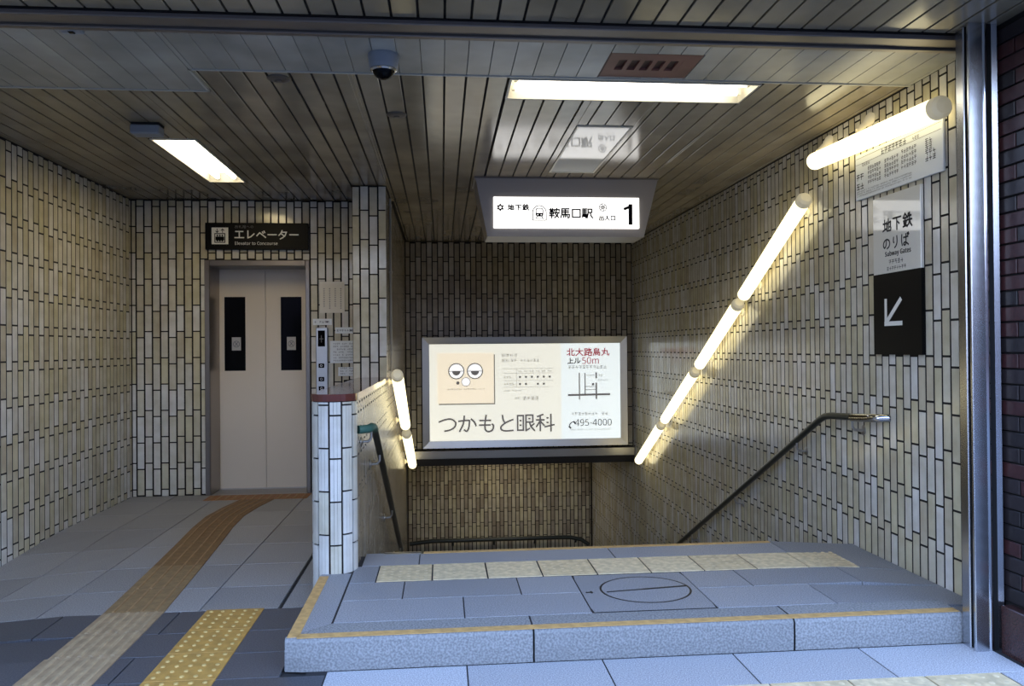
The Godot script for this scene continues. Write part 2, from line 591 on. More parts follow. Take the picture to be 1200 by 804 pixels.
# ------------------------------------------------------------------ lettering
func fill_glyphs() -> void:
	glyphs = {
		"地": "8,38 40,38;24,15 24,76;5,84 42,72;48,45 90,32 88,62 80,66;66,12 66,74;48,30 48,80 54,88 92,88 94,72",
		"下": "8,18 92,18;48,18 48,92;52,42 74,58",
		"鉄": "26,8 6,34;26,8 46,30;14,36 40,36;10,54 44,54;26,36 26,86;14,64 18,78;40,62 34,78;6,88 46,84;62,12 54,36;58,28 90,28;50,52 96,52;74,10 74,52 66,74 48,92;74,54 82,76 96,92",
		"鞍": "6,20 46,20;18,8 18,32;36,8 36,32;18,32 36,32;12,40 42,40 42,58 12,58 12,40;27,32 27,94;6,74 48,74;74,6 74,16;54,30 54,18 96,18 96,30;72,26 62,58 90,90;88,46 78,72 54,92;50,46 98,46",
		"馬": "18,10 18,62;18,10 84,10;18,28 80,28;18,44 80,44;50,10 50,62;18,62 88,62 86,88 76,94;14,72 8,90;32,72 34,86;48,72 52,84;64,70 70,82",
		"口": "14,16 86,16 86,86 14,86 14,16",
		"駅": "8,10 8,58;8,10 44,10;8,26 42,26;8,42 42,42;26,10 26,58;8,58 46,58 44,84 36,90;6,68 4,84;16,68 18,80;26,68 28,80;34,66 38,76;58,12 92,12 92,42 58,42;58,12 58,50 48,92;76,44 84,70 98,92",
		"出": "50,6 50,90;20,16 20,46 80,46 80,16;10,56 10,90 90,90 90,56",
		"入": "34,12 50,14 50,26 40,58 10,92;50,26 62,62 92,92",
		"北": "36,10 36,90;8,38 36,38;6,82 36,66;62,10 62,82 68,88 92,88 94,72;62,46 90,30",
		"大": "8,36 92,36;50,8 50,36 40,64 8,92;50,38 62,66 92,92",
		"路": "10,12 40,12 40,34 10,34 10,12;26,34 26,84;26,56 42,56;10,50 10,86;6,90 44,80;62,6 50,34;60,18 86,18 70,42 46,58;60,26 76,42 98,56;56,62 90,62 90,92 56,92 56,62",
		"烏": "44,4 36,16;22,16 22,62;22,16 76,16 76,34;22,34 76,34;22,48 82,48;22,62 88,62 86,88 76,94;14,72 8,90;32,72 34,86;48,72 52,84;64,70 70,82",
		"丸": "10,36 74,36 74,78 80,88 94,88 96,72;44,8 42,44 32,70 8,92;24,52 50,70",
		"上": "48,10 48,88;48,42 84,42;8,88 92,88",
		"ル": "30,16 30,46 22,72 6,88;58,12 58,84 74,76 94,52",
		"つ": "~6,38 40,26 70,26 90,44 84,66 62,80 34,86",
		"か": "~6,36 54,32 60,42 56,72 46,88 34,82;34,10 28,50 10,88;70,26 86,42 94,60",
		"も": "~46,8 40,50 42,82 58,92 78,84 84,64 78,54;14,34 68,34;12,58 66,58",
		"と": "~30,10 34,32 42,48;84,32 50,46 24,66 24,82 44,90 84,88",
		"眼": "8,12 38,12 38,88 8,88 8,12;21,38 25,38;21,62 25,62;52,10 88,10 88,46 52,46;68,28 72,28;52,10 52,90 70,80;70,46 78,70 96,90;94,56 80,66",
		"科": "40,8 12,18;6,36 46,36;26,14 26,92;26,40 6,70;28,44 46,64;62,26 66,26;62,50 66,50;52,72 98,62;82,8 82,94",
		"エ": "14,18 86,18;50,18 50,82;6,82 94,82",
		"レ": "26,12 26,84 56,72 88,42",
		"ベ": "6,62 34,30 94,78;62,22 70,36;78,14 86,28",
		"ー": "8,50 92,50",
		"タ": "40,8 28,36 8,56;38,24 84,24 70,60 48,80 22,94;34,42 66,66",
		"改": "8,16 38,16 38,46 8,46 8,84 16,88 40,76;60,8 46,38;54,28 96,28;86,28 74,64 46,92;58,44 74,72 96,92",
		"札": "6,30 46,30;26,8 26,92;26,34 6,66;28,40 44,56;60,10 60,80 68,88 92,88 94,70",
		"階": "10,10 10,92;10,10 32,10 22,38 34,58 22,68;46,8 46,42 64,34;46,22 62,22;72,8 72,40 94,40 94,30;94,14 72,24;70,44 62,54;50,56 90,56 90,92 50,92 50,56;50,74 90,74",
		"へ": "6,58 34,30 94,74",
		"の": "~50,22 44,62 24,80 10,60 22,32 52,20 82,30 92,54 82,76 58,88",
		"り": "~26,16 24,44 30,54;68,10 70,50 60,76 40,92",
		"ば": "~14,12 10,50 18,88;36,34 88,32;64,12 64,76 48,90 36,80 48,70 72,76 92,90;80,8 86,20;92,4 98,16",
		"診": "26,8 8,26;30,18 6,18;10,34 44,34;12,46 42,46;14,58 40,58 40,84 14,84 14,58;72,6 48,40;72,6 98,38;84,40 60,56;88,54 58,72;92,70 54,94",
		"療": "50,4 50,14;18,16 96,16;18,16 18,60 6,92;4,34 12,46;58,22 34,50;34,32 92,32;58,30 96,54;44,48 80,48 80,66 44,66 44,48;62,66 62,94;48,74 40,88;76,74 88,88",
		"目": "22,10 78,10 78,90 22,90 22,10;22,36 78,36;22,62 78,62",
		"院": "10,10 10,92;10,10 34,10 22,38 36,58 22,68;68,6 68,16;46,30 46,18 94,18 94,30;54,36 88,36;42,54 98,54;60,54 56,74 42,92;76,54 76,84 82,90 96,88 98,76",
		"長": "24,8 24,52;24,8 82,8;24,22 78,22;24,36 78,36;6,52 94,52;34,52 34,88 52,80;46,54 62,76 92,92;84,60 66,70",
	}


func glyph_lines(ch: String) -> Array:
	var src: String = glyphs.get(ch, "")
	var smooth := src.begins_with("~")
	var out := []
	for s in src.trim_prefix("~").split(";", false):
		var pts := []
		for p in s.split(" ", false):
			var xy := p.split(",")
			pts.append(Vector2(float(xy[0]), float(xy[1])) / 100.0)
		if smooth and pts.size() > 2:
			var fine := []
			for k in pts.size() - 1:
				var a: Vector2 = pts[maxi(k - 1, 0)]
				var b: Vector2 = pts[k]
				var c: Vector2 = pts[k + 1]
				var d: Vector2 = pts[mini(k + 2, pts.size() - 1)]
				for j in 5:
					fine.append(b.cubic_interpolate(c, a, d, j / 5.0))
			fine.append(pts[-1])
			pts = fine
		out.append(pts)
	return out


# Japanese lettering as print on a face: left edge x, top edge y, character size, advance, stroke width, height above the face.
func write_jp(b: MB, text: String, x: float, y: float, size: float, step: float, w: float, z: float, down := false, stretch := 1.0) -> void:
	for k in text.length():
		var ox := x if down else x + step * k
		var oy := y - step * k if down else y
		for pts in glyph_lines(text[k]):
			for j in pts.size() - 1:
				b.line(Vector2(ox + pts[j].x * size * stretch, oy - pts[j].y * size), Vector2(ox + pts[j + 1].x * size * stretch, oy - pts[j + 1].y * size), w, z)


func latin(text: String, h: float, m: Material, called: String, parent: Node, at: Vector3, bold := false, align := HORIZONTAL_ALIGNMENT_LEFT) -> MeshInstance3D:
	var f := SystemFont.new()
	f.font_names = PackedStringArray(["Droid Sans"])
	f.font_weight = 700 if bold else 400
	var t := TextMesh.new()
	t.font = f
	t.text = text
	t.font_size = 64
	t.pixel_size = h / 46.0   # height of a capital letter
	t.depth = 0.0008
	t.curve_step = 2.0
	t.horizontal_alignment = align
	t.vertical_alignment = VERTICAL_ALIGNMENT_CENTER
	return put(t, m, called, parent, Transform3D(Basis.IDENTITY, at))


func small_print(b: MB, x0: float, x1: float, y: float, h: float, z: float, dens := 0.75) -> void:   # a line of print too small to read: short strokes
	var x := x0
	while x < x1 - h * 0.6:
		if rng.randf() < dens:
			var w := h * 0.8
			b.line(Vector2(x, y), Vector2(x + w, y), h * 0.14, z)
			b.line(Vector2(x + w * rng.randf_range(0.2, 0.8), y - h * 0.45), Vector2(x + w * rng.randf_range(0.2, 0.8), y + h * 0.45), h * 0.14, z)
			if rng.randf() < 0.6:
				b.line(Vector2(x, y + h * 0.4), Vector2(x + w, y + h * 0.4), h * 0.13, z)
			if rng.randf() < 0.6:
				b.line(Vector2(x, y - h * 0.42), Vector2(x + w, y - h * 0.42), h * 0.13, z)
		x += h * 1.15


# ------------------------------------------------------------------ lights
func area_light(parent: Node, at: Vector3, towards: Vector3, up: Vector3, size: Vector2, energy: float, c: Color) -> void:
	var l := AreaLight3D.new()
	l.name = "lamp_light"
	l.area_size = size
	l.light_energy = energy
	l.light_color = c
	l.shadow_enabled = true
	l.area_range = 20.0
	l.area_attenuation = 2.0
	parent.add_child(l, true)
	l.transform = Transform3D(Basis.looking_at(towards, up), at)


# ------------------------------------------------------------------ the setting
func hall_y(x: float, z: float) -> float:   # the hall floor dips a little towards the near left
	return -0.06 * clampf((-1.89 - x) / 0.91, 0.0, 1.0) * clampf((z + 5.97) / 1.05, 0.0, 1.0)


func landing_y(x: float) -> float:   # the landing falls off to a shallow gutter along the right wall
	return 0.135 - 0.035 * clampf((x - 2.1) / 0.39, 0.0, 1.0)


func paver(parent: Node, x0: float, x1: float, z0: float, z1: float, m: Material, height: Callable, called := "paver", gap := 0.006, thick := 0.03) -> void:
	var g := gap * 0.5
	var a := [Vector2(x0 + g, z1 - g), Vector2(x1 - g, z1 - g), Vector2(x1 - g, z0 + g), Vector2(x0 + g, z0 + g)]   # counter-clockwise from above, z1 near
	slab(parent, a, m, height, called, thick)


func slab(parent: Node, outline: Array, m: Material, height: Callable, called: String, thick := 0.03, bevel := 0.0012) -> MeshInstance3D:
	var b := MB.new()
	var c := Vector2.ZERO
	for p in outline:
		c += p / outline.size()
	var top := []
	var mid := []
	var low := []
	for p: Vector2 in outline:
		var q: Vector2 = p + (c - p).normalized() * bevel * 1.4
		top.append(Vector3(q.x, height.call(q.x, q.y), q.y))
		mid.append(Vector3(p.x, height.call(p.x, p.y) - bevel, p.y))
		low.append(Vector3(p.x, height.call(p.x, p.y) - thick, p.y))
	for k in range(1, top.size() - 1):
		b.tri(top[0], top[k], top[k + 1])
	for k in top.size():
		var j := (k + 1) % top.size()
		b.quad(mid[k], mid[j], top[j], top[k])
		b.quad(low[k], low[j], mid[j], mid[k])
	return part(b, m, called, parent)


func any4(prefix: String) -> Material:
	return mats["%s_%d" % [prefix, rng.randi() % 4]]


func build_floor() -> void:
	var fl := struct("floor", "grey paved floor of the lift hall and pavement, pale pavers inside and darker rows in front", "floor")
	box_part(Vector3(-3.0, -0.25, -7.9), Vector3(-0.50, -0.095, -2.0), mats.joint_mortar, "base", fl)
	box_part(Vector3(-0.50, -0.25, -4.5), Vector3(2.6, -0.065, -2.0), mats.joint_mortar, "base", fl)
	var bed := MB.new()
	var n := 12
	for i in n:
		for j in n:
			var xa := lerpf(-2.98, -0.56, i / float(n))
			var xb := lerpf(-2.98, -0.56, (i + 1) / float(n))
			var za := lerpf(-7.9, -2.3, j / float(n))
			var zb := lerpf(-7.9, -2.3, (j + 1) / float(n))
			bed.quad(Vector3(xa, hall_y(xa, zb) - 0.012, zb), Vector3(xb, hall_y(xb, zb) - 0.012, zb), Vector3(xb, hall_y(xb, za) - 0.012, za), Vector3(xa, hall_y(xa, za) - 0.012, za))
	bed.box(Vector3(-0.56, -0.06, -3.3), Vector3(2.5, -0.0025, -2.3))
	part(bed, mats.joint_mortar, "mortar_bed", fl)
	var hy := func(x, z): return hall_y(x, z)
	var flat0 := func(_x, _z): return 0.0
	# pale pavers of the hall
	var zs := [-4.06, -4.45, -4.92, -5.43, -5.97, -6.50, -7.03]
	for k in zs.size() - 1:
		for c in 5:
			var x0 := -2.80 + 0.392 * c
			var x1 := x0 + 0.392
			if c == 4:
				x1 = -0.84
			paver(fl, x0, x1, zs[k + 1], zs[k], any4("light_paver"), hy)
		paver(fl, -0.825, -0.66, zs[k + 1], zs[k], any4("light_paver"), hy)
	for c in 5:
		var x0 := -2.80 + 0.392 * c
		paver(fl, x0, minf(x0 + 0.392, -0.84), -7.315, -7.03, any4("light_paver"), hy)
	paver(fl, -2.106, -1.25, -7.60, -7.318, mats.light_paver_3, flat0)
	# dark pavers in front
	var rows := [-4.06, -3.75, -3.475, -3.205, -2.93, -2.65, -2.37]
	var starts := [-2.44, -2.72, -2.44, -2.72, -2.44, -2.72]
	for k in rows.size() - 1:
		var x := starts[k] as float - 0.56
		var stop := -0.66 if k < 3 else -0.478
		while x < stop - 0.02:
			var x1 := minf(x + 0.56, stop)
			if stop - x1 < 0.12:
				x1 = stop
			paver(fl, maxf(x, -2.80), x1, rows[k], rows[k + 1], any4("dark_paver") if x < -1.0 else any4("granite"), hy)
			x = x1
	# pavement in front of the kerb
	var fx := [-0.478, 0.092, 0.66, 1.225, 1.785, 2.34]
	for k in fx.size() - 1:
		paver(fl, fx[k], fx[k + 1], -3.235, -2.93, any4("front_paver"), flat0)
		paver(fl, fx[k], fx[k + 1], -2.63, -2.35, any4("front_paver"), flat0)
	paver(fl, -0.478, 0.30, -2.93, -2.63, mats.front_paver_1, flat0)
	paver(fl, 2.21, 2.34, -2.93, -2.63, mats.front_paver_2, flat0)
	var st := struct("floor_street", "plain grey street surface in front of the station entrance", "street")
	box_part(Vector3(-14, -0.3, -2.34), Vector3(14, -0.012, 14), mats.asphalt, "street_slab", st)
	var op := struct("wall_opposite", "plain low building front across the street behind the viewer", "building")
	box_part(Vector3(-24, -0.3, 12.0), Vector3(24, 4.0, 13.5), mats.facade, "facade", op)
	for k in 16:
		box_part(Vector3(-22.5 + 2.9 * k, 0.6, 11.96), Vector3(-20.9 + 2.9 * k, 2.6, 12.02), mats.black_glass, "window", op)
	var pn := struct("floor_porch", "plain grey paving on both sides of the entrance porch", "paving")
	box_part(Vector3(-14, -0.3, -3.2), Vector3(-3.0, -0.02, -2.34), mats.asphalt, "paving_slab", pn)
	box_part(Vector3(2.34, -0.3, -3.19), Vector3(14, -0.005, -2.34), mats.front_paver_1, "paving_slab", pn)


func build_landing() -> void:
	var ld := struct("floor_landing", "raised grey stone landing at the head of the stairs with speckled kerb", "landing")
	box_part(Vector3(-0.62, 0.0, -4.5), Vector3(1.78, 0.1325, -3.3), mats.joint_mortar, "base", ld)
	box_part(Vector3(1.78, 0.0, -4.5), Vector3(2.48, 0.094, -3.3), mats.joint_mortar, "base", ld)
	var ly := func(x, _z): return landing_y(x)
	# kerb stones with a rough speckled riser
	var kx := [-0.652, 0.372, 1.502, 2.272]
	for k in 3:
		var st: Material = mats["kerb_stone_%d" % k]
		var b := MB.new()
		var x0 := kx[k] as float + 0.004
		var x1 := kx[k + 1] as float - 0.004
		var prof := [Vector2(-3.24, 0.0), Vector2(-3.236, 0.06), Vector2(-3.239, 0.118), Vector2(-3.246, 0.130), Vector2(-3.256, 0.135), Vector2(-3.41, 0.135)]
		var cuts := 14
		for c in cuts:
			for j in prof.size() - 1:
				var pa: Vector2 = prof[j]
				var pb: Vector2 = prof[j + 1]
				var ends := []
				for e in 2:
					var xx := lerpf(x0, x1, (c + e) / float(cuts))
					for p in [pa, pb]:
						var wob := sin(xx * 23.0 + p.y * 40.0) * 0.0016 + sin(xx * 61.0) * 0.0010
						if p.x < -3.3 or p.y < 0.01:
							wob = 0.0
						if k == 0 and c + e == 0 and p.x > -3.3:
							wob -= 0.012
						var xk := maxf(xx, x0 + 0.17) if (k == 0 and p.x < -3.3) else xx
						ends.append(Vector3(xk, p.y, p.x + wob))
				b.quad(ends[0], ends[2], ends[3], ends[1])
		b.quad(Vector3(x0, 0, -3.3), Vector3(x0, 0, -3.252), Vector3(x0, 0.128, -3.252), Vector3(x0, 0.13, -3.3))
		b.quad(Vector3(x1, 0, -3.24), Vector3(x1, 0, -3.41), Vector3(x1, 0.135, -3.41), Vector3(x1, 0.12, -3.24))
		b.quad(Vector3(x0, 0, -3.41), Vector3(x0, 0.12, -3.41), Vector3(x1, 0.12, -3.41), Vector3(x1, 0, -3.41))
		part(b, st, "kerb_stone", ld)
	# the kerb along the left side
	var lk := MB.new()
	var pl := [Vector2(-0.652, 0.0), Vector2(-0.650, 0.118), Vector2(-0.645, 0.130), Vector2(-0.636, 0.135), Vector2(-0.484, 0.135)]
	for j in pl.size() - 1:
		var za := -3.262 if j < 3 else -3.262
		var zb := -3.262 if j < 3 else -3.408
		lk.quad(Vector3(pl[j].x, pl[j].y, -4.16), Vector3(pl[j].x, pl[j].y, za), Vector3(pl[j + 1].x, pl[j + 1].y, zb), Vector3(pl[j + 1].x, pl[j + 1].y, -4.16))
	lk.quad(Vector3(-0.652, 0, -3.262), Vector3(-0.6, 0, -3.262), Vector3(-0.6, 0.13, -3.262), Vector3(-0.65, 0.118, -3.262))
	part(lk, mats.granite_0, "kerb_stone", ld)
	# paving rows
	var lx := -0.478
	var row_c := [lx, 0.09, 0.657]
	for k in 2:
		paver(ld, row_c[k], row_c[k + 1], -3.708, -3.414, any4("granite"), ly)
	paver(ld, 1.229, 1.79, -3.708, -3.414, any4("granite"), ly)
	paver(ld, 1.79, 2.485, -3.708, -3.414, any4("granite"), ly)
	var row_b := [lx, -0.197, 0.37, 0.657]
	for k in 3:
		paver(ld, row_b[k], row_b[k + 1], -3.985, -3.708, any4("granite"), ly)
	var row_b2 := [1.229, 1.515, 2.075, 2.485]
	for k in 3:
		paver(ld, row_b2[k], row_b2[k + 1], -3.985, -3.708, any4("granite"), ly)
	paver(ld, lx, -0.345, -4.285, -3.985, mats.granite_3, ly)
	paver(ld, 2.222, 2.485, -4.285, -3.985, mats.granite_3, ly)
	var row_a := [-0.445, -0.135, 0.958, 1.955, 2.485]
	for k in 4:
		paver(ld, row_a[k], row_a[k + 1], -4.55 if k in [0, 3] else -4.512, -4.285, any4("granite"), ly)
	box_part(Vector3(2.272, 0.0, -3.52), Vector3(2.49, 0.098, -3.25), mats.granite_3, "end_block", ld)
	var fr := MB.new()   # the square stone round the manhole, with a round opening
	var hole := []
	var steps := 48
	for k in steps:
		var a := TAU * k / steps
		hole.append(Vector2(0.975 + 0.222 * cos(a), -3.72 - 0.205 * sin(a)))
	var edge := []
	for k in steps:
		var a := TAU * k / steps
		var d := Vector2(cos(a), sin(a))
		var s := minf(0.283 / maxf(absf(d.x), 1e-6), 0.277 / maxf(absf(d.y), 1e-6))
		edge.append(Vector2(0.943 + d.x * s, -3.698 - d.y * s))
	for k in steps:
		var j := (k + 1) % steps
		fr.quad(Vector3(hole[k].x, 0.135, hole[k].y), Vector3(edge[k].x, 0.135, edge[k].y), Vector3(edge[j].x, 0.135, edge[j].y), Vector3(hole[j].x, 0.135, hole[j].y))
		fr.quad(Vector3(hole[j].x, 0.11, hole[j].y), Vector3(hole[k].x, 0.11, hole[k].y), Vector3(hole[k].x, 0.135, hole[k].y), Vector3(hole[j].x, 0.135, hole[j].y))
	part(fr, mats.granite_1, "paver", ld)
	# painted lines
	var yl := MB.new()
	yl.box(Vector3(-0.60, 0.134, -3.295), Vector3(2.262, 0.1365, -3.248))
	yl.box(Vector3(-0.642, 0.134, -4.12), Vector3(-0.594, 0.1365, -3.262))
	part(yl, mats.yellow_line, "yellow_edge_line", ld)
	box_part(Vector3(-0.115, 0.10, -4.552), Vector3(1.95, 0.1365, -4.515), mats.yellow_line, "stair_nosing", ld)
	# the flight
	var fs := struct("floor_stairs", "stone stair flight descending to the subway below the landing", "stairs")
	for k in 19:
		var y := 0.135 - 0.1534 * (k + 1)
		box_part(Vector3(-0.445, y - 0.2, -4.55 - 0.3 * (k + 1)), Vector3(2.49, y, -4.55 - 0.3 * k + 0.02), any4("granite"), "step", fs)
	box_part(Vector3(-0.445, -0.3, -4.56), Vector3(2.49, 0.1, -4.5), mats.granite_1, "riser", fs)
	box_part(Vector3(-0.7, -2.98, -13.1), Vector3(2.8, -2.78, -9.94), mats.light_paver_1, "lower_floor", fs)


func dotted(parent: Node, x0: float, x1: float, z0: float, z1: float, y: float, count: int, r: float, m: Material, tall := 1.0) -> void:
	var b := MB.new()
	for i in count:
		for j in count:
			var p := Vector3(lerpf(x0, x1, (i + 0.5) / count), y, lerpf(z0, z1, (j + 0.5) / count))
			b.lathe(p, Vector3.UP, [Vector2(r, -0.001), Vector2(r * 0.9, 0.003 * tall), Vector2(r * 0.6, 0.005 * tall), Vector2(0.0001, 0.0055 * tall)], 8)
	var o := part(b, m, "studs", parent)
	o.set_meta("kind", "stuff")


func bars(parent: Node, x0: float, x1: float, z0: float, z1: float, shift: float, y: Callable, count: int, w: float, m: Material) -> void:   # raised bars running in depth; shift = x offset of the far end
	var b := MB.new()
	for i in count:
		var x := lerpf(x0, x1, (i + 0.5) / count)
		var h := w * 0.5
		var p := []
		for e in [[0.0, z1 - 0.008], [shift, z0 + 0.008]]:
			for s in [[-h, 0.0], [-h * 0.6, 0.005], [h * 0.6, 0.005], [h, 0.0]]:
				var xx := x + (e[0] as float) + (s[0] as float)
				p.append(Vector3(xx, y.call(xx, e[1]) + (s[1] as float), e[1]))
		for k in 3:
			b.quad(p[k], p[k + 1], p[k + 5], p[k + 4])
		b.quad(p[0], p[3], p[2], p[1])
		b.quad(p[4], p[5], p[6], p[7])
	var o := part(b, m, "bars", parent)
	o.set_meta("kind", "stuff")


func build_tactile() -> void:
	# across the landing
	var t := thing("tactile_strip", "row of pale cream tactile paving tiles laid across the raised landing before the stairs", "tactile paving")
	var w := (2.222 + 0.345) / 9.0
	for k in 9:
		var x0 := -0.345 + w * k
		paver(t, x0, x0 + w, -4.285, -3.99, mats.cream_tactile if k % 3 else mats.cream_tactile_worn, func(x, _z): return landing_y(x) + 0.002, "tile", 0.008)
		dotted(t, x0 + 0.01, x0 + w - 0.01, -4.28, -3.995, landing_y(x0 + w * 0.5) + 0.002, 6, 0.012, mats.cream_tactile, 0.2)
	# at the foot of the kerb, bottom right
	var t2 := thing("tactile_strip", "pale cream tactile tiles set in the pavement in front of the kerb at bottom right", "tactile paving")
	for k in 6:
		var x0 := 0.30 + 0.3175 * k
		paver(t2, x0, x0 + 0.3175, -2.93, -2.63, mats.cream_tactile_worn if k % 2 else mats.cream_tactile, func(_x, _z): return 0.003, "tile", 0.007)
		dotted(t2, x0 + 0.01, x0 + 0.307, -2.925, -2.635, 0.003, 5, 0.013, mats.cream_tactile, 0.3)
	# yellow studded tiles
	var t3 := thing("tactile_strip", "bright yellow studded tactile tiles on the dark pavers left of the kerb", "tactile paving")
	for k in 6:
		var z1 := -2.35 - 0.285 * k
		paver(t3, -1.193, -0.908, z1 - 0.285, z1, mats.yellow_tactile, func(_x, _z): return 0.004, "tile", 0.003)
		dotted(t3, -1.188, -0.913, z1 - 0.28, z1 - 0.005, 0.004, 5, 0.0105, mats.yellow_stud)
	# the guide path to the lift
	var t4 := thing("guide_path", "long ochre ribbed guide path running from the pavement to the lift door", "tactile paving")
	var mid := [Vector2(-1.525, -2.35), Vector2(-1.530, -2.63), Vector2(-1.532, -2.92), Vector2(-1.53, -3.205), Vector2(-1.535, -3.485), Vector2(-1.540, -3.77), Vector2(-1.548, -4.06), Vector2(-1.576, -4.45), Vector2(-1.612, -4.92),
		Vector2(-1.655, -5.43), Vector2(-1.705, -5.97), Vector2(-1.722, -6.35), Vector2(-1.690, -6.70), Vector2(-1.632, -7.03)]
	for k in mid.size() - 1:
		var a: Vector2 = mid[k]
		var c: Vector2 = mid[k + 1]
		var h := 0.148
		var old := k < 6
		var m: Material = mats.ochre_tactile_old if old else (mats.ochre_tactile_worn if k < 8 else mats.ochre_tactile)
		var yf := func(x, z): return hall_y(x, z) + 0.005
		var jig := 0.012 if k == 3 else 0.0
		slab(t4, [Vector2(a.x - h - jig, a.y - 0.001), Vector2(a.x + h, a.y - 0.001), Vector2(c.x + h, c.y + 0.001), Vector2(c.x - h - jig, c.y + 0.001)], m, yf, "tile", 0.03, 0.001)
		bars(t4, a.x - h + 0.012, a.x + h - 0.012, c.y, a.y, c.x - a.x, yf, 4 if not old else 6, 0.017 if not old else 0.020, mats.ochre_bar_old if old else mats.ochre_bar)
	var t5 := thing("tactile_strip", "short orange brown tactile strip on the floor directly before the lift door", "tactile paving")
	for k in 3:
		var x0 := -2.10 + 0.3 * k
		paver(t5, x0, x0 + 0.3, -7.27, -7.035, mats.orange_tactile, func(_x, _z): return 0.003, "tile", 0.004)
		dotted(t5, x0 + 0.01, x0 + 0.29, -7.262, -7.043, 0.003, 4, 0.016, mats.ochre_bar, 0.8)
	# manhole
	var mh := thing("manhole_cover", "round stone filled manhole cover with a slot across it in the landing", "manhole", Vector3(0.975, 0.135, -3.72))
	var ring := MB.new()
	for k in 48:
		var a := TAU * k / 48
		var b := TAU * (k + 1) / 48
		var pa := Vector3(cos(a), 0, -sin(a) * 0.922)
		var pb := Vector3(cos(b), 0, -sin(b) * 0.922)
		var up := Vector3(0, 0.001, 0)
		ring.quad(pa * 0.2125 + up, pa * 0.222 + up, pb * 0.222 + up, pb * 0.2125 + up)
		ring.quad(pa * 0.222 - up * 20, pb * 0.222 - up * 20, pb * 0.222 + up, pa * 0.222 + up)
	part(ring, mats.bronze_dark, "rim", mh)
	var lid := MB.new()
	for k in 48:
		var a := TAU * k / 48
		var b := TAU * (k + 1) / 48
		lid.tri(Vector3(0, 0.0005, 0), Vector3(cos(a) * 0.2125, 0.0005, -sin(a) * 0.196), Vector3(cos(b) * 0.2125, 0.0005, -sin(b) * 0.196))
	part(lid, mats.granite_0, "lid", mh)
	var bar := MB.new()
	bar.add(_slot(), Transform3D(Basis(Vector3.UP, deg_to_rad(7.0)), Vector3(0.008, 0.0, 0.0)))
	part(bar, mats.bronze_dark, "slot_bar", mh)
	var grip := thing("lifting_eye", "tiny dark lifting eye sunk in the stone left of the manhole", "lifting eye", Vector3(0.695, 0.135, -3.70))
	box_part(Vector3(-0.017, -0.01, -0.006), Vector3(0.017, 0.0015, 0.006), mats.bronze_dark, "plate", grip)
	box_part(Vector3(0.006, -0.01, -0.014), Vector3(0.014, 0.002, 0.014), mats.bronze_dark, "bar", grip)
	var pl := thing("drain_plate", "thin metal channel plate at the left end of the stair nosing", "drain", Vector3(-0.235, 0.135, -4.53))
	box_part(Vector3(-0.105, -0.01, -0.022), Vector3(0.105, 0.004, 0.022), mats.steel_dull, "plate", pl, 0.002)
	box_part(Vector3(-0.105, 0.003, -0.003), Vector3(0.105, 0.006, 0.003), mats.bronze_dark, "groove", pl)


func _slot() -> MB:
	var b := MB.new()
	b.box(Vector3(-0.205, 0.0, -0.005), Vector3(0.205, 0.0022, 0.005))
	b.box(Vector3(-0.02, 0.0, -0.007), Vector3(0.205, 0.0024, 0.007))
	return b


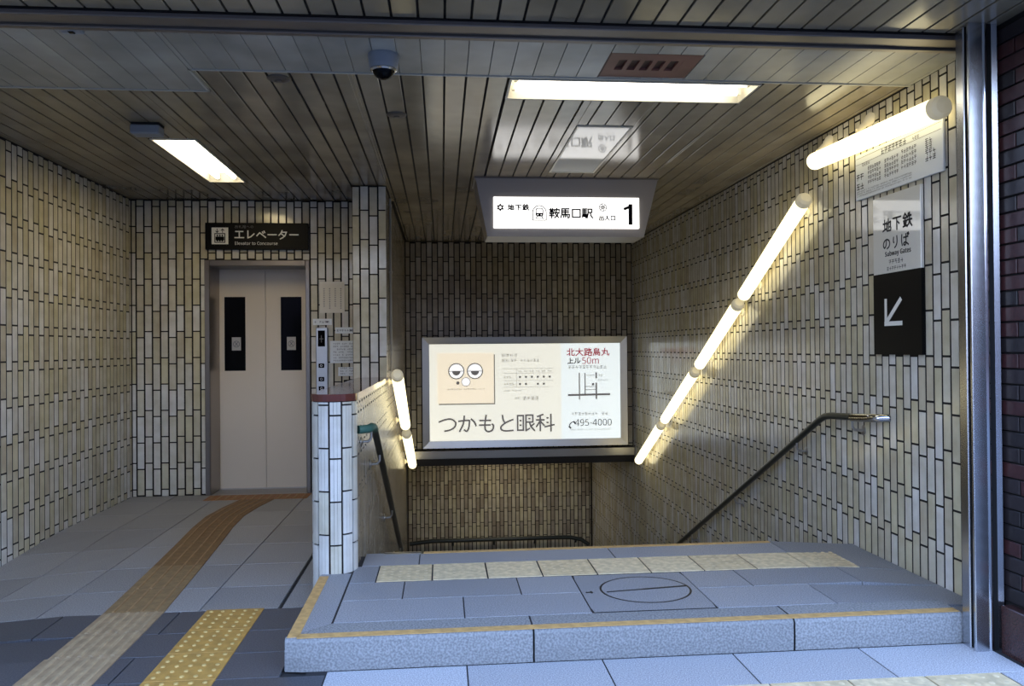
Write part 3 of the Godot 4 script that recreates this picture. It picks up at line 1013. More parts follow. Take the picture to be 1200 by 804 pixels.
func build_walls() -> void:
	var D := 0.0026
	var B := 0.001
	# left wall: u runs away from the viewer reversed so that the normal points right (+x)
	var wl := struct("wall_left", "long left wall of upright cream glazed tiles beside the lift hall", "wall")
	box_part(Vector3(-3.1, -0.25, -7.9), Vector3(-2.80, 2.95, -2.0), mats.grout, "backing", wl)
	# u = -z direction: normal = u x v; u = (0,0,-1), v = up gives (1,0,0)
	lay(wl, Vector3(-2.80, 0, 0), Vector3(0, 0, -1), Vector3.UP, tile_pieces(2.02, 7.312, -0.06, 2.685, 5.2215, 0.0685, 0.2385, 0.297, 0.237, 0.011, []), "tile", D, B)
	# lift wall
	var wb := struct("wall_back", "tiled wall of upright cream tiles that holds the lift door", "wall")
	box_part(Vector3(-3.1, -0.25, -7.9), Vector3(-2.151, 2.95, -7.32), mats.grout, "backing", wb)
	box_part(Vector3(-1.211, -0.25, -7.9), Vector3(-0.6, 2.95, -7.32), mats.grout, "backing", wb)
	box_part(Vector3(-2.151, 2.141, -7.9), Vector3(-1.211, 2.95, -7.32), mats.grout, "backing", wb)
	lay(wb, Vector3(0, 0, -7.32), Vector3.RIGHT, Vector3.UP, tile_pieces(-2.79, -0.742, 0.0, 2.685, -2.825, 0.0703, 0.2383, 0.062, 0.007, 0.011, [Rect2(-2.155, -0.1, 0.948, 2.245)]), "tile", D, B)
	# pier between hall and stairs
	var wp := struct("wall_pier", "tiled pier rising behind the low parapet between lift hall and stairs", "wall")
	box_part(Vector3(-0.739, -3.0, -10.4), Vector3(-0.469, 2.95, -6.628), mats.grout, "backing", wp)
	box_part(Vector3(-0.745, -0.1, -7.33), Vector3(-0.739, 2.69, -6.628), mats.grout, "side", wp)
	lay(wp, Vector3(0, 0, -6.628), Vector3.RIGHT, Vector3.UP, tile_pieces(-0.741, -0.464, 1.06, 2.685, -0.7565, 0.0755, 0.247, 1.203, 1.2505, 0.011, []), "tile", D, B)
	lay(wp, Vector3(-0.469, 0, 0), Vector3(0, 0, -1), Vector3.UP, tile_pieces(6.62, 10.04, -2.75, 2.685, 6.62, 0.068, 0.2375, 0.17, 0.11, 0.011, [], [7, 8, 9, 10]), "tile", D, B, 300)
	# upper wall across the stairs
	var wu := struct("wall_stair", "dim tiled wall hanging across the stairwell around the lit clinic poster", "wall")
	box_part(Vector3(-0.7, -0.17, -10.4), Vector3(2.8, 2.95, -10.04), mats.grout, "backing", wu)
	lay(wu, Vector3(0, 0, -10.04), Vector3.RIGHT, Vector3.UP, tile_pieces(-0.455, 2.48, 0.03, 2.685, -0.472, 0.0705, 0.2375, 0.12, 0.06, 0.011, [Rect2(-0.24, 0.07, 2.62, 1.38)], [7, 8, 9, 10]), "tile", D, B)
	# lower wall at the foot of the stairs
	var ww := struct("wall_lower", "tiled wall at the foot of the stairs below the hanging wall", "wall")
	box_part(Vector3(-0.9, -3.0, -13.2), Vector3(2.9, 0.4, -12.9), mats.grout, "backing", ww)
	lay(ww, Vector3(0, 0, -12.9), Vector3.RIGHT, Vector3.UP, tile_pieces(-0.57, 2.46, -2.78, 0.0, -0.572, 0.0655, 0.232, 0.06, 0.0, 0.011, [], [4, 6, 7, 9, 2]), "tile", D, B)
	var wj := struct("wall_lower_left", "tiled return wall at the foot of the stairs on the left", "wall")
	box_part(Vector3(-0.9, -3.0, -13.2), Vector3(-0.58, 0.4, -10.4), mats.grout, "backing", wj)
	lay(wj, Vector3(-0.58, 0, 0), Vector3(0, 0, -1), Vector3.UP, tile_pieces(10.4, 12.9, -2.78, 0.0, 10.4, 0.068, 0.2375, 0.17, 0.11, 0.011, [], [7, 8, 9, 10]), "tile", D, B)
	# right wall
	var wr := struct("wall_right", "long right wall of upright cream tiles running down beside the stairs", "wall")
	box_part(Vector3(2.49, -3.0, -13.2), Vector3(2.9, 2.95, -3.49), mats.grout, "backing", wr)
	lay(wr, Vector3(2.49, 0, 0), Vector3(0, 0, 1), Vector3.UP, tile_pieces(-12.9, -3.50, -2.78, 2.685, -3.549 - 0.0665 * 141, 0.0665, 0.2335, 0.265, 0.319, 0.011, []), "tile", D, B)
	# ceiling over the lower passage
	var cl := struct("ceiling_lower", "dark soffit under the hanging stair wall", "ceiling")
	box_part(Vector3(-0.9, -0.16, -13.2), Vector3(2.9, 0.3, -10.06), mats.plaster, "soffit", cl)
	# brick wall outside
	var br := struct("wall_brick", "dark red brick wall outside to the right of the steel post", "wall")
	box_part(Vector3(2.415, -0.2, -3.19), Vector3(2.95, 2.95, -2.95), mats.void_black, "backing", br)
	var bricks := []
	for row in 37:
		var y0 := 0.212 + row * 0.0665
		var z := 2.95 - (0.11 if row % 2 else 0.0)
		while z < 3.16:
			bricks.append([Rect2(-minf(z + 0.215, 3.185), y0, minf(z + 0.215, 3.185) - maxf(z, 2.95), 0.0585), mats["brick_%d" % (rng.randi() % 4)]])
			z += 0.223
	# u = +z on a wall that faces left (-x): u x v = (0,0,1) x (0,1,0) = (-1,0,0)
	lay(br, Vector3(2.415, 0, 0), Vector3(0, 0, 1), Vector3.UP, bricks, "brick", 0.010, 0.002)
	box_part(Vector3(2.362, -0.1, -3.125), Vector3(2.43, 0.20, -2.95), mats.brick_granite, "dado", br, 0.004)


func build_parapet() -> void:
	var wp := struct("wall_parapet", "low round ended parapet of pale ribbed tiles beside the stairs with brown stone cap", "wall")
	var cx := -0.580
	var cz := -4.275
	var r := 0.120
	var core := MB.new()
	core.lathe(Vector3(cx, -0.02, cz), Vector3.UP, [Vector2(r - 0.009, 0.0), Vector2(r - 0.009, 1.06)], 40)
	core.box(Vector3(cx - r + 0.009, -0.02, -6.63), Vector3(cx + r - 0.009, 1.05, cz))
	core.box(Vector3(cx - r + 0.02, -3.0, -6.7), Vector3(cx + r - 0.009, 0.0, -4.5))
	part(core, mats.grout, "core", wp)
	# the rounded end: columns of tiles, each tile cut into three facets
	for c in 6:
		var a0 := 3.377 - 0.56 * c
		var a1 := a0 - 0.56
		var j := 0.338 if c % 2 == 0 else 0.283
		for k in range(-2, 5):
			var y0 := maxf(j + 0.2275 * k - 0.2275, 0.0) + 0.0045
			var y1 := minf(j + 0.2275 * k, 1.04) - 0.0045
			if y1 - y0 < 0.01:
				continue
			var m := MB.new()
			var facets := 3
			var g := 0.046
			for f in facets:
				var b0 := lerpf(a0 - g, a1 + g, f / 3.0) - (0.006 if f > 0 else 0.0)
				var b1 := lerpf(a0 - g, a1 + g, (f + 1) / 3.0) + (0.006 if f < 2 else 0.0)
				var p0 := Vector3(cx + r * cos(b0), 0, cz + r * sin(b0))
				var p1 := Vector3(cx + r * cos(b1), 0, cz + r * sin(b1))
				var q0 := Vector3(cx + (r - 0.010) * cos(b0), 0, cz + (r - 0.010) * sin(b0))
				var q1 := Vector3(cx + (r - 0.010) * cos(b1), 0, cz + (r - 0.010) * sin(b1))
				var lo := Vector3(0, y0, 0)
				var hi := Vector3(0, y1, 0)
				m.quad(p0 + lo, p1 + lo, p1 + hi, p0 + hi)
				m.quad(q0 + hi, p0 + hi, p1 + hi, q1 + hi)
				m.quad(q0 + lo, q1 + lo, p1 + lo, p0 + lo)
				m.quad(q0 + lo, p0 + lo, p0 + hi, q0 + hi)
				m.quad(p1 + lo, q1 + lo, q1 + hi, p1 + hi)
			part(m, tile_mats[[0, 3, 3, 5, 0, 1][rng.randi() % 6]], "tile", wp)
	lay(wp, Vector3(cx + r - 0.009, 0, 0), Vector3(0, 0, -1), Vector3.UP, tile_pieces(4.30, 6.62, -2.2, 1.04, 4.30, 0.0665, 0.2335, 0.319, 0.265, 0.011, [], [7, 8, 9, 10]), "tile", 0.0026, 0.001)  # stair side in dirty grey tiles that also carry its shade
	lay(wp, Vector3(cx - r + 0.009, 0, 0), Vector3(0, 0, 1), Vector3.UP, tile_pieces(-6.62, -4.30, 0.0, 1.04, -6.62, 0.0665, 0.2335, 0.319, 0.265, 0.011, []), "tile", 0.009, 0.0025, 0)
	# polished brown cap
	var cap := MB.new()
	var rr := r + 0.006
	var outline := [Vector2(cx + rr, -6.63)]
	outline.append(Vector2(cx - rr, -6.63))
	for k in 17:
		var a := PI - PI * k / 16
		outline.append(Vector2(cx + rr * cos(a), cz + rr * sin(a)))
	for k in range(1, outline.size() - 1):
		cap.tri(Vector3(outline[0].x, 1.078, outline[0].y), Vector3(outline[k].x, 1.078, outline[k].y), Vector3(outline[k + 1].x, 1.078, outline[k + 1].y))
		cap.tri(Vector3(outline[0].x, 1.04, outline[0].y), Vector3(outline[k + 1].x, 1.04, outline[k + 1].y), Vector3(outline[k].x, 1.04, outline[k].y))
	for k in outline.size():
		var p: Vector2 = outline[k]
		var q: Vector2 = outline[(k + 1) % outline.size()]
		cap.quad(Vector3(p.x, 1.04, p.y), Vector3(q.x, 1.04, q.y), Vector3(q.x, 1.078, q.y), Vector3(p.x, 1.078, p.y))
	part(cap, mats.cap_brown, "cap", wp)


func plank_pieces(x0: float, x1: float, z0: float, z1: float, gap: float, holes: Array, kind: String) -> Array:   # in (x, -z)
	var out := []
	var p := 0.1108
	for k in range(floori((x0 + 0.0886) / p), ceili((x1 + 0.0886) / p)):
		var a := maxf(x0, -0.0886 + k * p + gap * 0.5)
		var b := minf(x1, -0.0886 + (k + 1) * p - gap * 0.5)
		if b - a < 0.01:
			continue
		var rects := [Rect2(a, z0, b - a, z1 - z0)]
		for h in holes:
			rects = cut(rects, h)
		var m: Material = mats["%s_%d" % [kind, rng.randi() % 3]]
		for r in rects:
			out.append([r, m])
	return out


func build_ceiling() -> void:
	# planks are laid in (u, v) = (x, z): u x v = (1,0,0) x (0,0,1) = (0,-1,0), face down
	var ce := struct("ceiling", "glossy ceiling of long narrow metal planks with dark grooves over hall and stairs", "ceiling")
	var up := CEIL + 0.012
	var lamp1 := Rect2(0.345, -4.29, 1.36, 0.34)
	var lamp2 := Rect2(-1.895, -6.55, 0.315, 1.32)
	var lamp3 := Rect2(0.845, -6.05, 0.36, 1.28)
	var pier := Rect2(-0.745, -10.4, 0.285, 3.775)
	var over_l := Rect2(-3.0, -10.4, 2.56, 3.08)
	var strip := Rect2(-3.0, -4.235, 1.78, 0.9)
	var bk := MB.new()
	for r in cut(cut(cut([Rect2(-3.1, -10.4, 6.0, 7.0)], lamp1.grow(-0.004)), lamp2.grow(-0.004)), lamp3.grow(-0.004)):
		bk.box(Vector3(r.position.x, up, r.position.y), Vector3(r.end.x, 3.3, r.end.y))
	part(bk, mats.shadow_gap, "backing", ce)
	var o := Vector3(0, up, 0)
	var X := Vector3.RIGHT
	var Z := Vector3(0, 0, 1)
	lay(ce, o, X, Z, plank_pieces(-2.80, 2.485, -10.04, -3.915, 0.010, [lamp1, lamp2, lamp3, pier, over_l, strip], "ceiling_plank"), "plank", 0.012, 0.002)
	var cp := struct("ceiling_panel", "paler flush plank strip of ceiling just behind the entrance beam", "ceiling")
	var vent := Rect2(0.795, -3.885, 0.455, 0.32)
	lay(cp, Vector3(0, up - 0.002, 0), X, Z, plank_pieces(-1.22, 2.485, -3.905, -3.42, 0.003, [vent], "panel_plank") + plank_pieces(-2.80, -1.223, -4.228, -3.42, 0.003, [], "panel_plank"), "plank", 0.018, 0.001)
	var t2 := struct("trim_2", "thin pale edge strip along the pale ceiling panel, stepped at the left", "trim")
	box_part(Vector3(-1.222, CEIL - 0.012, -3.918), Vector3(2.485, up, -3.904), mats.panel_edge, "edge", t2)
	box_part(Vector3(-2.80, CEIL - 0.012, -4.240), Vector3(-1.212, up, -4.226), mats.panel_edge, "edge", t2)
	box_part(Vector3(-1.224, CEIL - 0.012, -4.240), Vector3(-1.212, up, -3.904), mats.panel_edge, "edge", t2)
	var t1 := struct("trim_1", "bronze shutter track running across the whole ceiling at the entrance", "beam")
	box_part(Vector3(-3.1, CEIL - 0.004, -3.424), Vector3(2.49, 3.3, -3.262), mats.bronze_dark, "channel", t1)
	box_part(Vector3(-2.80, CEIL - 0.026, -3.424), Vector3(2.47, CEIL - 0.002, -3.388), mats.bronze_track, "rail", t1, 0.004)
	box_part(Vector3(-2.80, CEIL - 0.024, -3.345), Vector3(2.47, CEIL - 0.002, -3.270), mats.bronze_track, "rail", t1, 0.004)
	box_part(Vector3(-2.80, CEIL - 0.016, -3.380), Vector3(2.47, CEIL - 0.002, -3.352), mats.bronze_track, "rail", t1, 0.003)
	var sf := struct("ceiling_soffit", "dark plank soffit over the pavement in front of the shutter track", "ceiling")
	box_part(Vector3(-6.0, up, -3.262), Vector3(6.0, 5.2, -2.05), mats.shadow_gap, "backing", sf)
	lay(sf, o, X, Z, plank_pieces(-3.3, 2.44, -3.258, -2.06, 0.010, [], "ceiling_plank"), "plank", 0.012, 0.002)
	var ro := struct("roof", "plain block of the building above the ceiling", "roof")
	box_part(Vector3(-6.0, 3.3, -13.4), Vector3(6.0, 5.2, -3.262), mats.plaster, "slab", ro)
	var wo := struct("wall_outside_left", "plain building mass left of the lift hall", "wall")
	box_part(Vector3(-6.0, -0.25, -13.4), Vector3(-3.1, 3.3, -2.05), mats.plaster, "mass", wo)
	var wo2 := struct("wall_outside_right", "plain building mass right of the stairs", "wall")
	box_part(Vector3(2.95, -0.25, -13.4), Vector3(6.0, 3.3, -2.95), mats.plaster, "mass", wo2)


func build_door() -> void:
	var d := struct("door_1", "closed two leaf beige lift door with narrow dark windows in a steel frame", "lift door")
	var z := -7.62
	for s in 2:
		var x0 := [-2.112, -1.677][s] as float
		var x1 := [-1.681, -1.246][s] as float
		var wx0 := [-2.062, -1.537][s] as float
		var wx1 := wx0 + 0.196
		var leaf := Node3D.new()
		leaf.name = "leaf" if s == 0 else "leaf_001"
		d.add_child(leaf)
		var b := MB.new()
		for r in cut([Rect2(x0, 0.004, x1 - x0, 2.13)], Rect2(wx0, 1.12, 0.196, 0.705)):
			b.box(Vector3(r.position.x, r.position.y, z - 0.03), Vector3(r.end.x, r.end.y, z))
		part(b, mats.lift_door, "panel", leaf)
		box_part(Vector3(wx0, 1.12, z - 0.02), Vector3(wx1, 1.825, z - 0.006), mats.black_glass, "window", leaf)
		var st := MB.new()
		var sx := (wx0 + wx1) * 0.5 + [0.012, 0.0][s] as float
		st.box(Vector3(sx - 0.042, 1.315, z - 0.007), Vector3(sx + 0.042, 1.44, z - 0.004))
		var stk := part(st, mats.ink_faint, "sticker", leaf)
		stk.set_meta("label", "small grey square sticker")
		var pr := MB.new()
		pr.ring(Vector2(sx, 1.375), 0.026, 0.031, z - 0.0035, 20)
		pr.line(Vector2(sx - 0.012, 1.36), Vector2(sx + 0.012, 1.392), 0.006, z - 0.0035)
		pr.line(Vector2(sx - 0.012, 1.392), Vector2(sx + 0.012, 1.36), 0.006, z - 0.0035)
		part(pr, mats.paper_ink, "print", leaf)
	box_part(Vector3(-2.16, -0.2, z - 0.12), Vector3(-1.2, 2.95, z - 0.04), mats.void_black, "shaft", d)
	var f := MB.new()
	f.bevel_box(Vector3(-2.151, 0.0, -7.33), Vector3(-2.106, 2.141, -7.305), 0.004)
	f.bevel_box(Vector3(-1.25, 0.0, -7.33), Vector3(-1.211, 2.141, -7.305), 0.004)
	f.bevel_box(Vector3(-2.106, 2.087, -7.33), Vector3(-1.25, 2.141, -7.306), 0.004)
	part(f, mats.door_frame, "frame", d)
	var j := MB.new()
	j.box(Vector3(-2.151, 0.0, -7.66), Vector3(-2.106, 2.12, -7.33))
	j.box(Vector3(-1.25, 0.0, -7.66), Vector3(-1.211, 2.12, -7.33))
	j.box(Vector3(-2.106, 2.087, -7.66), Vector3(-1.25, 2.141, -7.33))
	part(j, mats.lift_jamb, "jamb", d)
	box_part(Vector3(-2.106, -0.05, -7.66), Vector3(-1.25, 0.004, -7.585), mats.steel_dull, "sill", d)


func build_post() -> void:
	var p := struct("trim_3", "tall stainless steel shutter post at the right end of the kerb", "post")
	box_part(Vector3(2.262, -0.02, -3.232), Vector3(2.38, CEIL, -3.178), mats.steel, "rear_channel", p, 0.004)
	box_part(Vector3(2.278, -0.02, -3.180), Vector3(2.37, CEIL, -3.150), mats.void_black, "slot", p)
	box_part(Vector3(2.257, -0.02, -3.152), Vector3(2.320, CEIL, -3.136), mats.steel, "front", p, 0.003)
	var b := MB.new()
	b.tube([Vector3(2.331, -0.02, -3.148), Vector3(2.331, CEIL, -3.148)], 0.013, 12)
	part(b, mats.steel_polished, "edge_bead", p)
	var sd := MB.new()
	sd.hexa([Vector3(2.340, -0.02, -3.19), Vector3(2.392, -0.02, -3.19), Vector3(2.392, CEIL, -3.19), Vector3(2.340, CEIL, -3.19),
		Vector3(2.340, -0.02, -3.160), Vector3(2.392, -0.02, -3.144), Vector3(2.392, CEIL, -3.144), Vector3(2.340, CEIL, -3.160)])
	part(sd, mats.steel, "side", p)
	box_part(Vector3(2.43, -0.02, -3.42), Vector3(2.50, CEIL, -3.225), mats.bronze_dark, "back", p)
	box_part(Vector3(2.385, -0.02, -3.235), Vector3(2.45, CEIL, -3.17), mats.bronze_dark, "back", p)


# ------------------------------------------------------------------ lamps
func lamp_box(parent: Node, lo: Vector3, hi: Vector3, along_x: bool) -> void:   # recessed trough: frame, reflector with the tube light put in as glow
	var t := 0.012
	var f := MB.new()
	f.box(Vector3(lo.x, lo.y, lo.z), Vector3(hi.x, hi.y, lo.z + t))
	f.box(Vector3(lo.x, lo.y, hi.z - t), Vector3(hi.x, hi.y, hi.z))
	f.box(Vector3(lo.x, lo.y, lo.z + t), Vector3(lo.x + t, hi.y, hi.z - t))
	f.box(Vector3(hi.x - t, lo.y, lo.z + t), Vector3(hi.x, hi.y, hi.z - t))
	part(f, mats.lamp_metal, "frame", parent)
	box_part(Vector3(lo.x, hi.y - 0.004, lo.z), Vector3(hi.x, hi.y, hi.z), mats.reflector, "reflector", parent)


func ceiling_lamp(at: Vector3, sx: float, sz: float, label: String, energy: float, tint := LAMP_TINT) -> void:
	var o := thing("ceiling_light", label, "ceiling light", at)
	var hx := sx * 0.5
	var hz := sz * 0.5
	lamp_box(o, Vector3(-hx, -0.004, -hz), Vector3(hx, 0.075, hz), true)
	var ax := sx > sz
	var px := hx - (0.05 if ax else 0.03)
	var pz := hz - (0.03 if ax else 0.05)
	for q in [-1.0, 1.0]:
		var off := Vector3(0, 0.030, q * sz * 0.22) if ax else Vector3(q * sx * 0.22, 0.030, 0)
		var along := Vector3(hx - 0.05, 0, 0) if ax else Vector3(0, 0, hz - 0.05)
		var d := MB.new()
		d.tube([off - along, off + along], 0.018, 14)
		part(d, mats.panel_light, "fluorescent_tube", o)
		for s in [-1.0, 1.0]:
			var b := MB.new()
			var c: Vector3 = off + along * (s as float) * 1.012
			b.box(c - Vector3(0.012, 0.014, 0.012), c + Vector3(0.012, 0.04, 0.012))
			part(b, mats.lamp_cap, "lamp_holder", o)
	area_light(o, Vector3(0, 0.004, 0), Vector3.DOWN, Vector3(0, 0, -1), Vector2(px * 2, pz * 2), energy, tint)


func tube_lamp(a: Vector3, b: Vector3, wall_x: float, label: String, cap_at_start := true, r := 0.05) -> void:
	var o := thing("wall_lamp", label, "wall lamp", a, "tube lamps along the stair walls")
	var d := b - a
	var L := d.length()
	var t := d / L
	var away := Vector3(-1 if wall_x > 0 else 1, 0, 0)
	var m := MB.new()
	var prof := []
	for k in 7:
		var g := PI * 0.5 * k / 6.0
		prof.append(Vector2(maxf(r * sin(g), 0.0002), r * (1.0 - cos(g)) * 0.7 - 0.0))
	var rev := []
	for k in 7:
		var g := PI * 0.5 * (6 - k) / 6.0
		rev.append(Vector2(maxf(r * sin(g), 0.0002), L - r * (1.0 - cos(g)) * 0.7))
	m.lathe(Vector3.ZERO, t, prof + rev, 24)
	part(m, mats.tube_light, "diffuser", o)
	var gap := absf(wall_x - a.x)
	var c := MB.new()
	var q0 := -0.004 if cap_at_start else 0.0
	c.lathe(Vector3.ZERO, t, [Vector2(0.0002, q0 - 0.018), Vector2(r * 0.7, q0 - 0.014), Vector2(r * 0.98, q0 + 0.004), Vector2(r * 1.02, 0.042), Vector2(r * 0.98, 0.045)], 24)
	part(c, mats.lamp_cap, "end_cap", o)
	for f in [0.12, 0.86]:
		var k := MB.new()
		var p := t * L * (f as float)
		k.lathe(p - away * (gap + 0.002), away, [Vector2(0.034, 0.0), Vector2(0.030, 0.012), Vector2(0.016, 0.02), Vector2(0.016, gap - r * 0.8)], 12)
		part(k, mats.lamp_cap, "bracket", o)
	var up := t
	area_light(o, t * L * 0.5 + away * (r + 0.006), away, up, Vector2(r * 1.2, L * 0.9), 0.008, LAMP_TINT)


func build_lamps() -> void:
	ceiling_lamp(Vector3(1.025, CEIL, -4.12), 1.335, 0.315, "long glowing recessed ceiling light over the stair landing", 0.08)
	ceiling_lamp(Vector3(-1.737, CEIL, -5.89), 0.295, 1.30, "glowing recessed ceiling light above the lift hall on the left", 0.75, Color(1, 0.87, 0.52))
	var o := thing("ceiling_light", "unlit ceiling light with glossy white cover in front of the hanging station sign", "ceiling light", Vector3(1.025, CEIL, -5.41))
	lamp_box(o, Vector3(-0.178, -0.006, -0.635), Vector3(0.178, 0.06, 0.635), false)
	box_part(Vector3(-0.166, -0.002, -0.623), Vector3(0.166, 0.004, 0.623), mats.gloss_white, "cover", o)
	ceiling_lamp(Vector3(0.9, -0.17, -11.9), 1.3, 0.30, "glowing ceiling light over the foot of the stairs, behind the hanging wall", 1.3, Color(1, 0.95, 0.86))  # added lamp, out of view, that brightens the lower wall
	# on the right wall, from the ceiling down along the stairs
	var x := 2.40
	tube_lamp(Vector3(x, 2.455, -3.53), Vector3(x, 2.500, -4.84), 2.49, "white tube lamp nearly level near the ceiling above the timetable", true, 0.055)
	var top_lamp := get_child(get_child_count() - 1)
	for z in [-0.76, -1.24]:
		var hk := MB.new()
		hk.lathe(Vector3(0.092, 0.175, z), Vector3(-0.75, -0.66, 0), [Vector2(0.034, -0.006), Vector2(0.033, 0.02), Vector2(0.018, 0.06), Vector2(0.015, 0.12)], 14)
		part(hk, mats.lamp_cap, "hanger", top_lamp)
	var p0 := Vector3(x, 2.285, -4.95)
	var p1 := Vector3(x, -0.095, -9.44)
	var names_ := ["sloping tube lamp on right wall, topmost of the four beside the stairs", "sloping tube lamp on right wall, second from the top of the stairs",
		"sloping tube lamp on right wall, third from the top of the stairs", "sloping tube lamp on right wall, lowest one close to the dark ledge"]
	var cuts := [[0.0, 0.243], [0.262, 0.485], [0.507, 0.745], [0.767, 1.0]]
	for k in 4:
		tube_lamp(p0.lerp(p1, cuts[k][0]), p0.lerp(p1, cuts[k][1]), 2.49, names_[k])
	tube_lamp(Vector3(-0.375, 1.10, -6.56), Vector3(-0.375, 0.53, -7.98), -0.46, "upper sloping tube lamp on left stair wall right behind the low parapet")
	tube_lamp(Vector3(-0.375, 0.44, -8.16), Vector3(-0.375, -0.125, -9.72), -0.46, "lower sloping tube lamp on left stair wall beside the clinic poster")


# ------------------------------------------------------------------ signs
func word(o: Node3D, called: String, m: Material, text: String, x: float, y: float, size: float, step: float, w: float, z: float) -> void:   # each character a piece of its own
	var g := Node3D.new()
	g.name = called
	o.add_child(g)
	for k in text.length():
		var b := MB.new()
		write_jp(b, text[k], x + step * k, y, size, step, w, z)
		part(b, m, "character", g)


func build_station_sign() -> void:
	var o := thing("station_sign", "white lit station name sign in a tapered grey case hanging from the ceiling", "sign", Vector3(1.02, 0, -6.24))
	var c := MB.new()
	# tapered case; local z = 0 is the front top edge
	c.hexa([Vector3(-0.65, 2.215, -0.36), Vector3(0.635, 2.215, -0.36), Vector3(0.755, CEIL + 0.002, -0.42), Vector3(-0.745, CEIL + 0.002, -0.42),
		Vector3(-0.65, 2.215, -0.012), Vector3(0.635, 2.215, -0.012), Vector3(0.755, CEIL + 0.002, 0.0), Vector3(-0.745, CEIL + 0.002, 0.0)])
	part(c, mats.sign_case, "case", o)
	var rim := MB.new()
	rim.box(Vector3(-0.752, CEIL - 0.012, -0.425), Vector3(0.762, CEIL + 0.001, 0.008))
	part(rim, mats.bronze_track, "ceiling_trim", o)
	var f := box_part(Vector3(-0.600, 2.281, -0.02), Vector3(0.594, 2.533, 0.008), mats.sign_face, "lit_face", o, 0.004)
	f.set_meta("label", "white glowing sign face")
	var z := 0.0095
	var b := MB.new()
	# star
	var s := Vector2(-0.545, 2.446)
	for k in 2:
		for j in 3:
			var a0 := PI * 0.5 + TAU * j / 3 + PI * k
			var a1 := PI * 0.5 + TAU * (j + 1) / 3 + PI * k
			b.line(s + Vector2(cos(a0), sin(a0)) * 0.026, s + Vector2(cos(a1), sin(a1)) * 0.028, 0.008, z)
	part(b, mats.ink_sign, "star_symbol", o)
	word(o, "line_wording", mats.ink_sign, "地下鉄", -0.487, 2.476, 0.054, 0.0605, 0.0085, z)
	word(o, "station_name", mats.ink_sign, "鞍馬口駅", -0.152, 2.447, 0.088, 0.0905, 0.0115, z)
	word(o, "exit_wording", mats.ink_sign, "出入口", 0.258, 2.388, 0.044, 0.0475, 0.0075, z)
	b = MB.new()
	# one
	b.line(Vector2(0.520, 2.326), Vector2(0.520, 2.466), 0.033, z)
	b.line(Vector2(0.512, 2.458), Vector2(0.474, 2.442), 0.022, z)
	part(b, mats.ink_sign, "exit_number", o)
	# train pictogram in an arch
	var t := MB.new()
	var cx := -0.228
	var pts := [Vector2(cx - 0.055, 2.345), Vector2(cx + 0.055, 2.345)]
	for k in 13:
		var a := PI * k / 12
		pts.append(Vector2(cx + 0.055 * cos(a), 2.408 + 0.055 * sin(a)))
	for k in pts.size():
		t.line(pts[k], pts[(k + 1) % pts.size()], 0.0065, z)
	var body := [Vector2(cx - 0.021, 2.378), Vector2(cx + 0.021, 2.378), Vector2(cx + 0.028, 2.392), Vector2(cx + 0.028, 2.428), Vector2(cx + 0.020, 2.441), Vector2(cx - 0.020, 2.441), Vector2(cx - 0.028, 2.428), Vector2(cx - 0.028, 2.392)]
	for k in body.size():
		t.line(body[k], body[(k + 1) % body.size()], 0.007, z)
	t.rect(cx - 0.028, 2.380, cx + 0.028, 2.404, z)
	t.disc(Vector2(cx, 2.386), 0.010, z, 0, TAU, 12)
	t.line(Vector2(cx - 0.018, 2.378), Vector2(cx - 0.030, 2.356), 0.006, z)
	t.line(Vector2(cx + 0.018, 2.378), Vector2(cx + 0.030, 2.356), 0.006, z)
	t.line(Vector2(cx - 0.026, 2.362), Vector2(cx + 0.026, 2.362), 0.004, z)
	part(t, mats.ink_sign, "train_symbol", o)
	var w := MB.new()
	w.disc(Vector2(cx - 0.014, 2.389), 0.0045, z + 0.0008, 0, TAU, 10)
	w.disc(Vector2(cx + 0.014, 2.389), 0.0045, z + 0.0008, 0, TAU, 10)
	part(w, mats.sign_face, "train_lamps", o)
	var e := MB.new()   # round emblem above the exit wording
	var ec := Vector2(0.292, 2.452)
	e.ring(ec, 0.027, 0.033, z)
	for k in 6:
		var a := TAU * k / 6 + 0.3
		e.line(ec + Vector2(cos(a), sin(a)) * 0.006, ec + Vector2(cos(a + 0.5), sin(a + 0.5)) * 0.024, 0.006, z)
	e.ring(ec, 0.012, 0.016, z, 18)
	part(e, mats.ink_grey, "emblem", o)
	latin("Subway", 0.018, mats.ink_grey, "small_lettering", o, Vector3(-0.505, 2.376, z))
	var g := MB.new()
	for k in 4:
		g.line(Vector2(-0.09 + 0.08 * k, 2.471), Vector2(-0.075 + 0.08 * k, 2.471), 0.004, z)
	small_print(g, -0.15, 0.05, 2.325, 0.010, z, 0.8)
	small_print(g, 0.258, 0.39, 2.327, 0.012, z, 0.8)
	part(g, mats.ink_faint, "faint_print", o).set_meta("kind", "stuff")
	area_light(o, Vector3(0, 2.407, 0.014), Vector3(0, 0, 1), Vector3.UP, Vector2(1.17, 0.24), 0.05, Color(1, 0.99, 0.97))


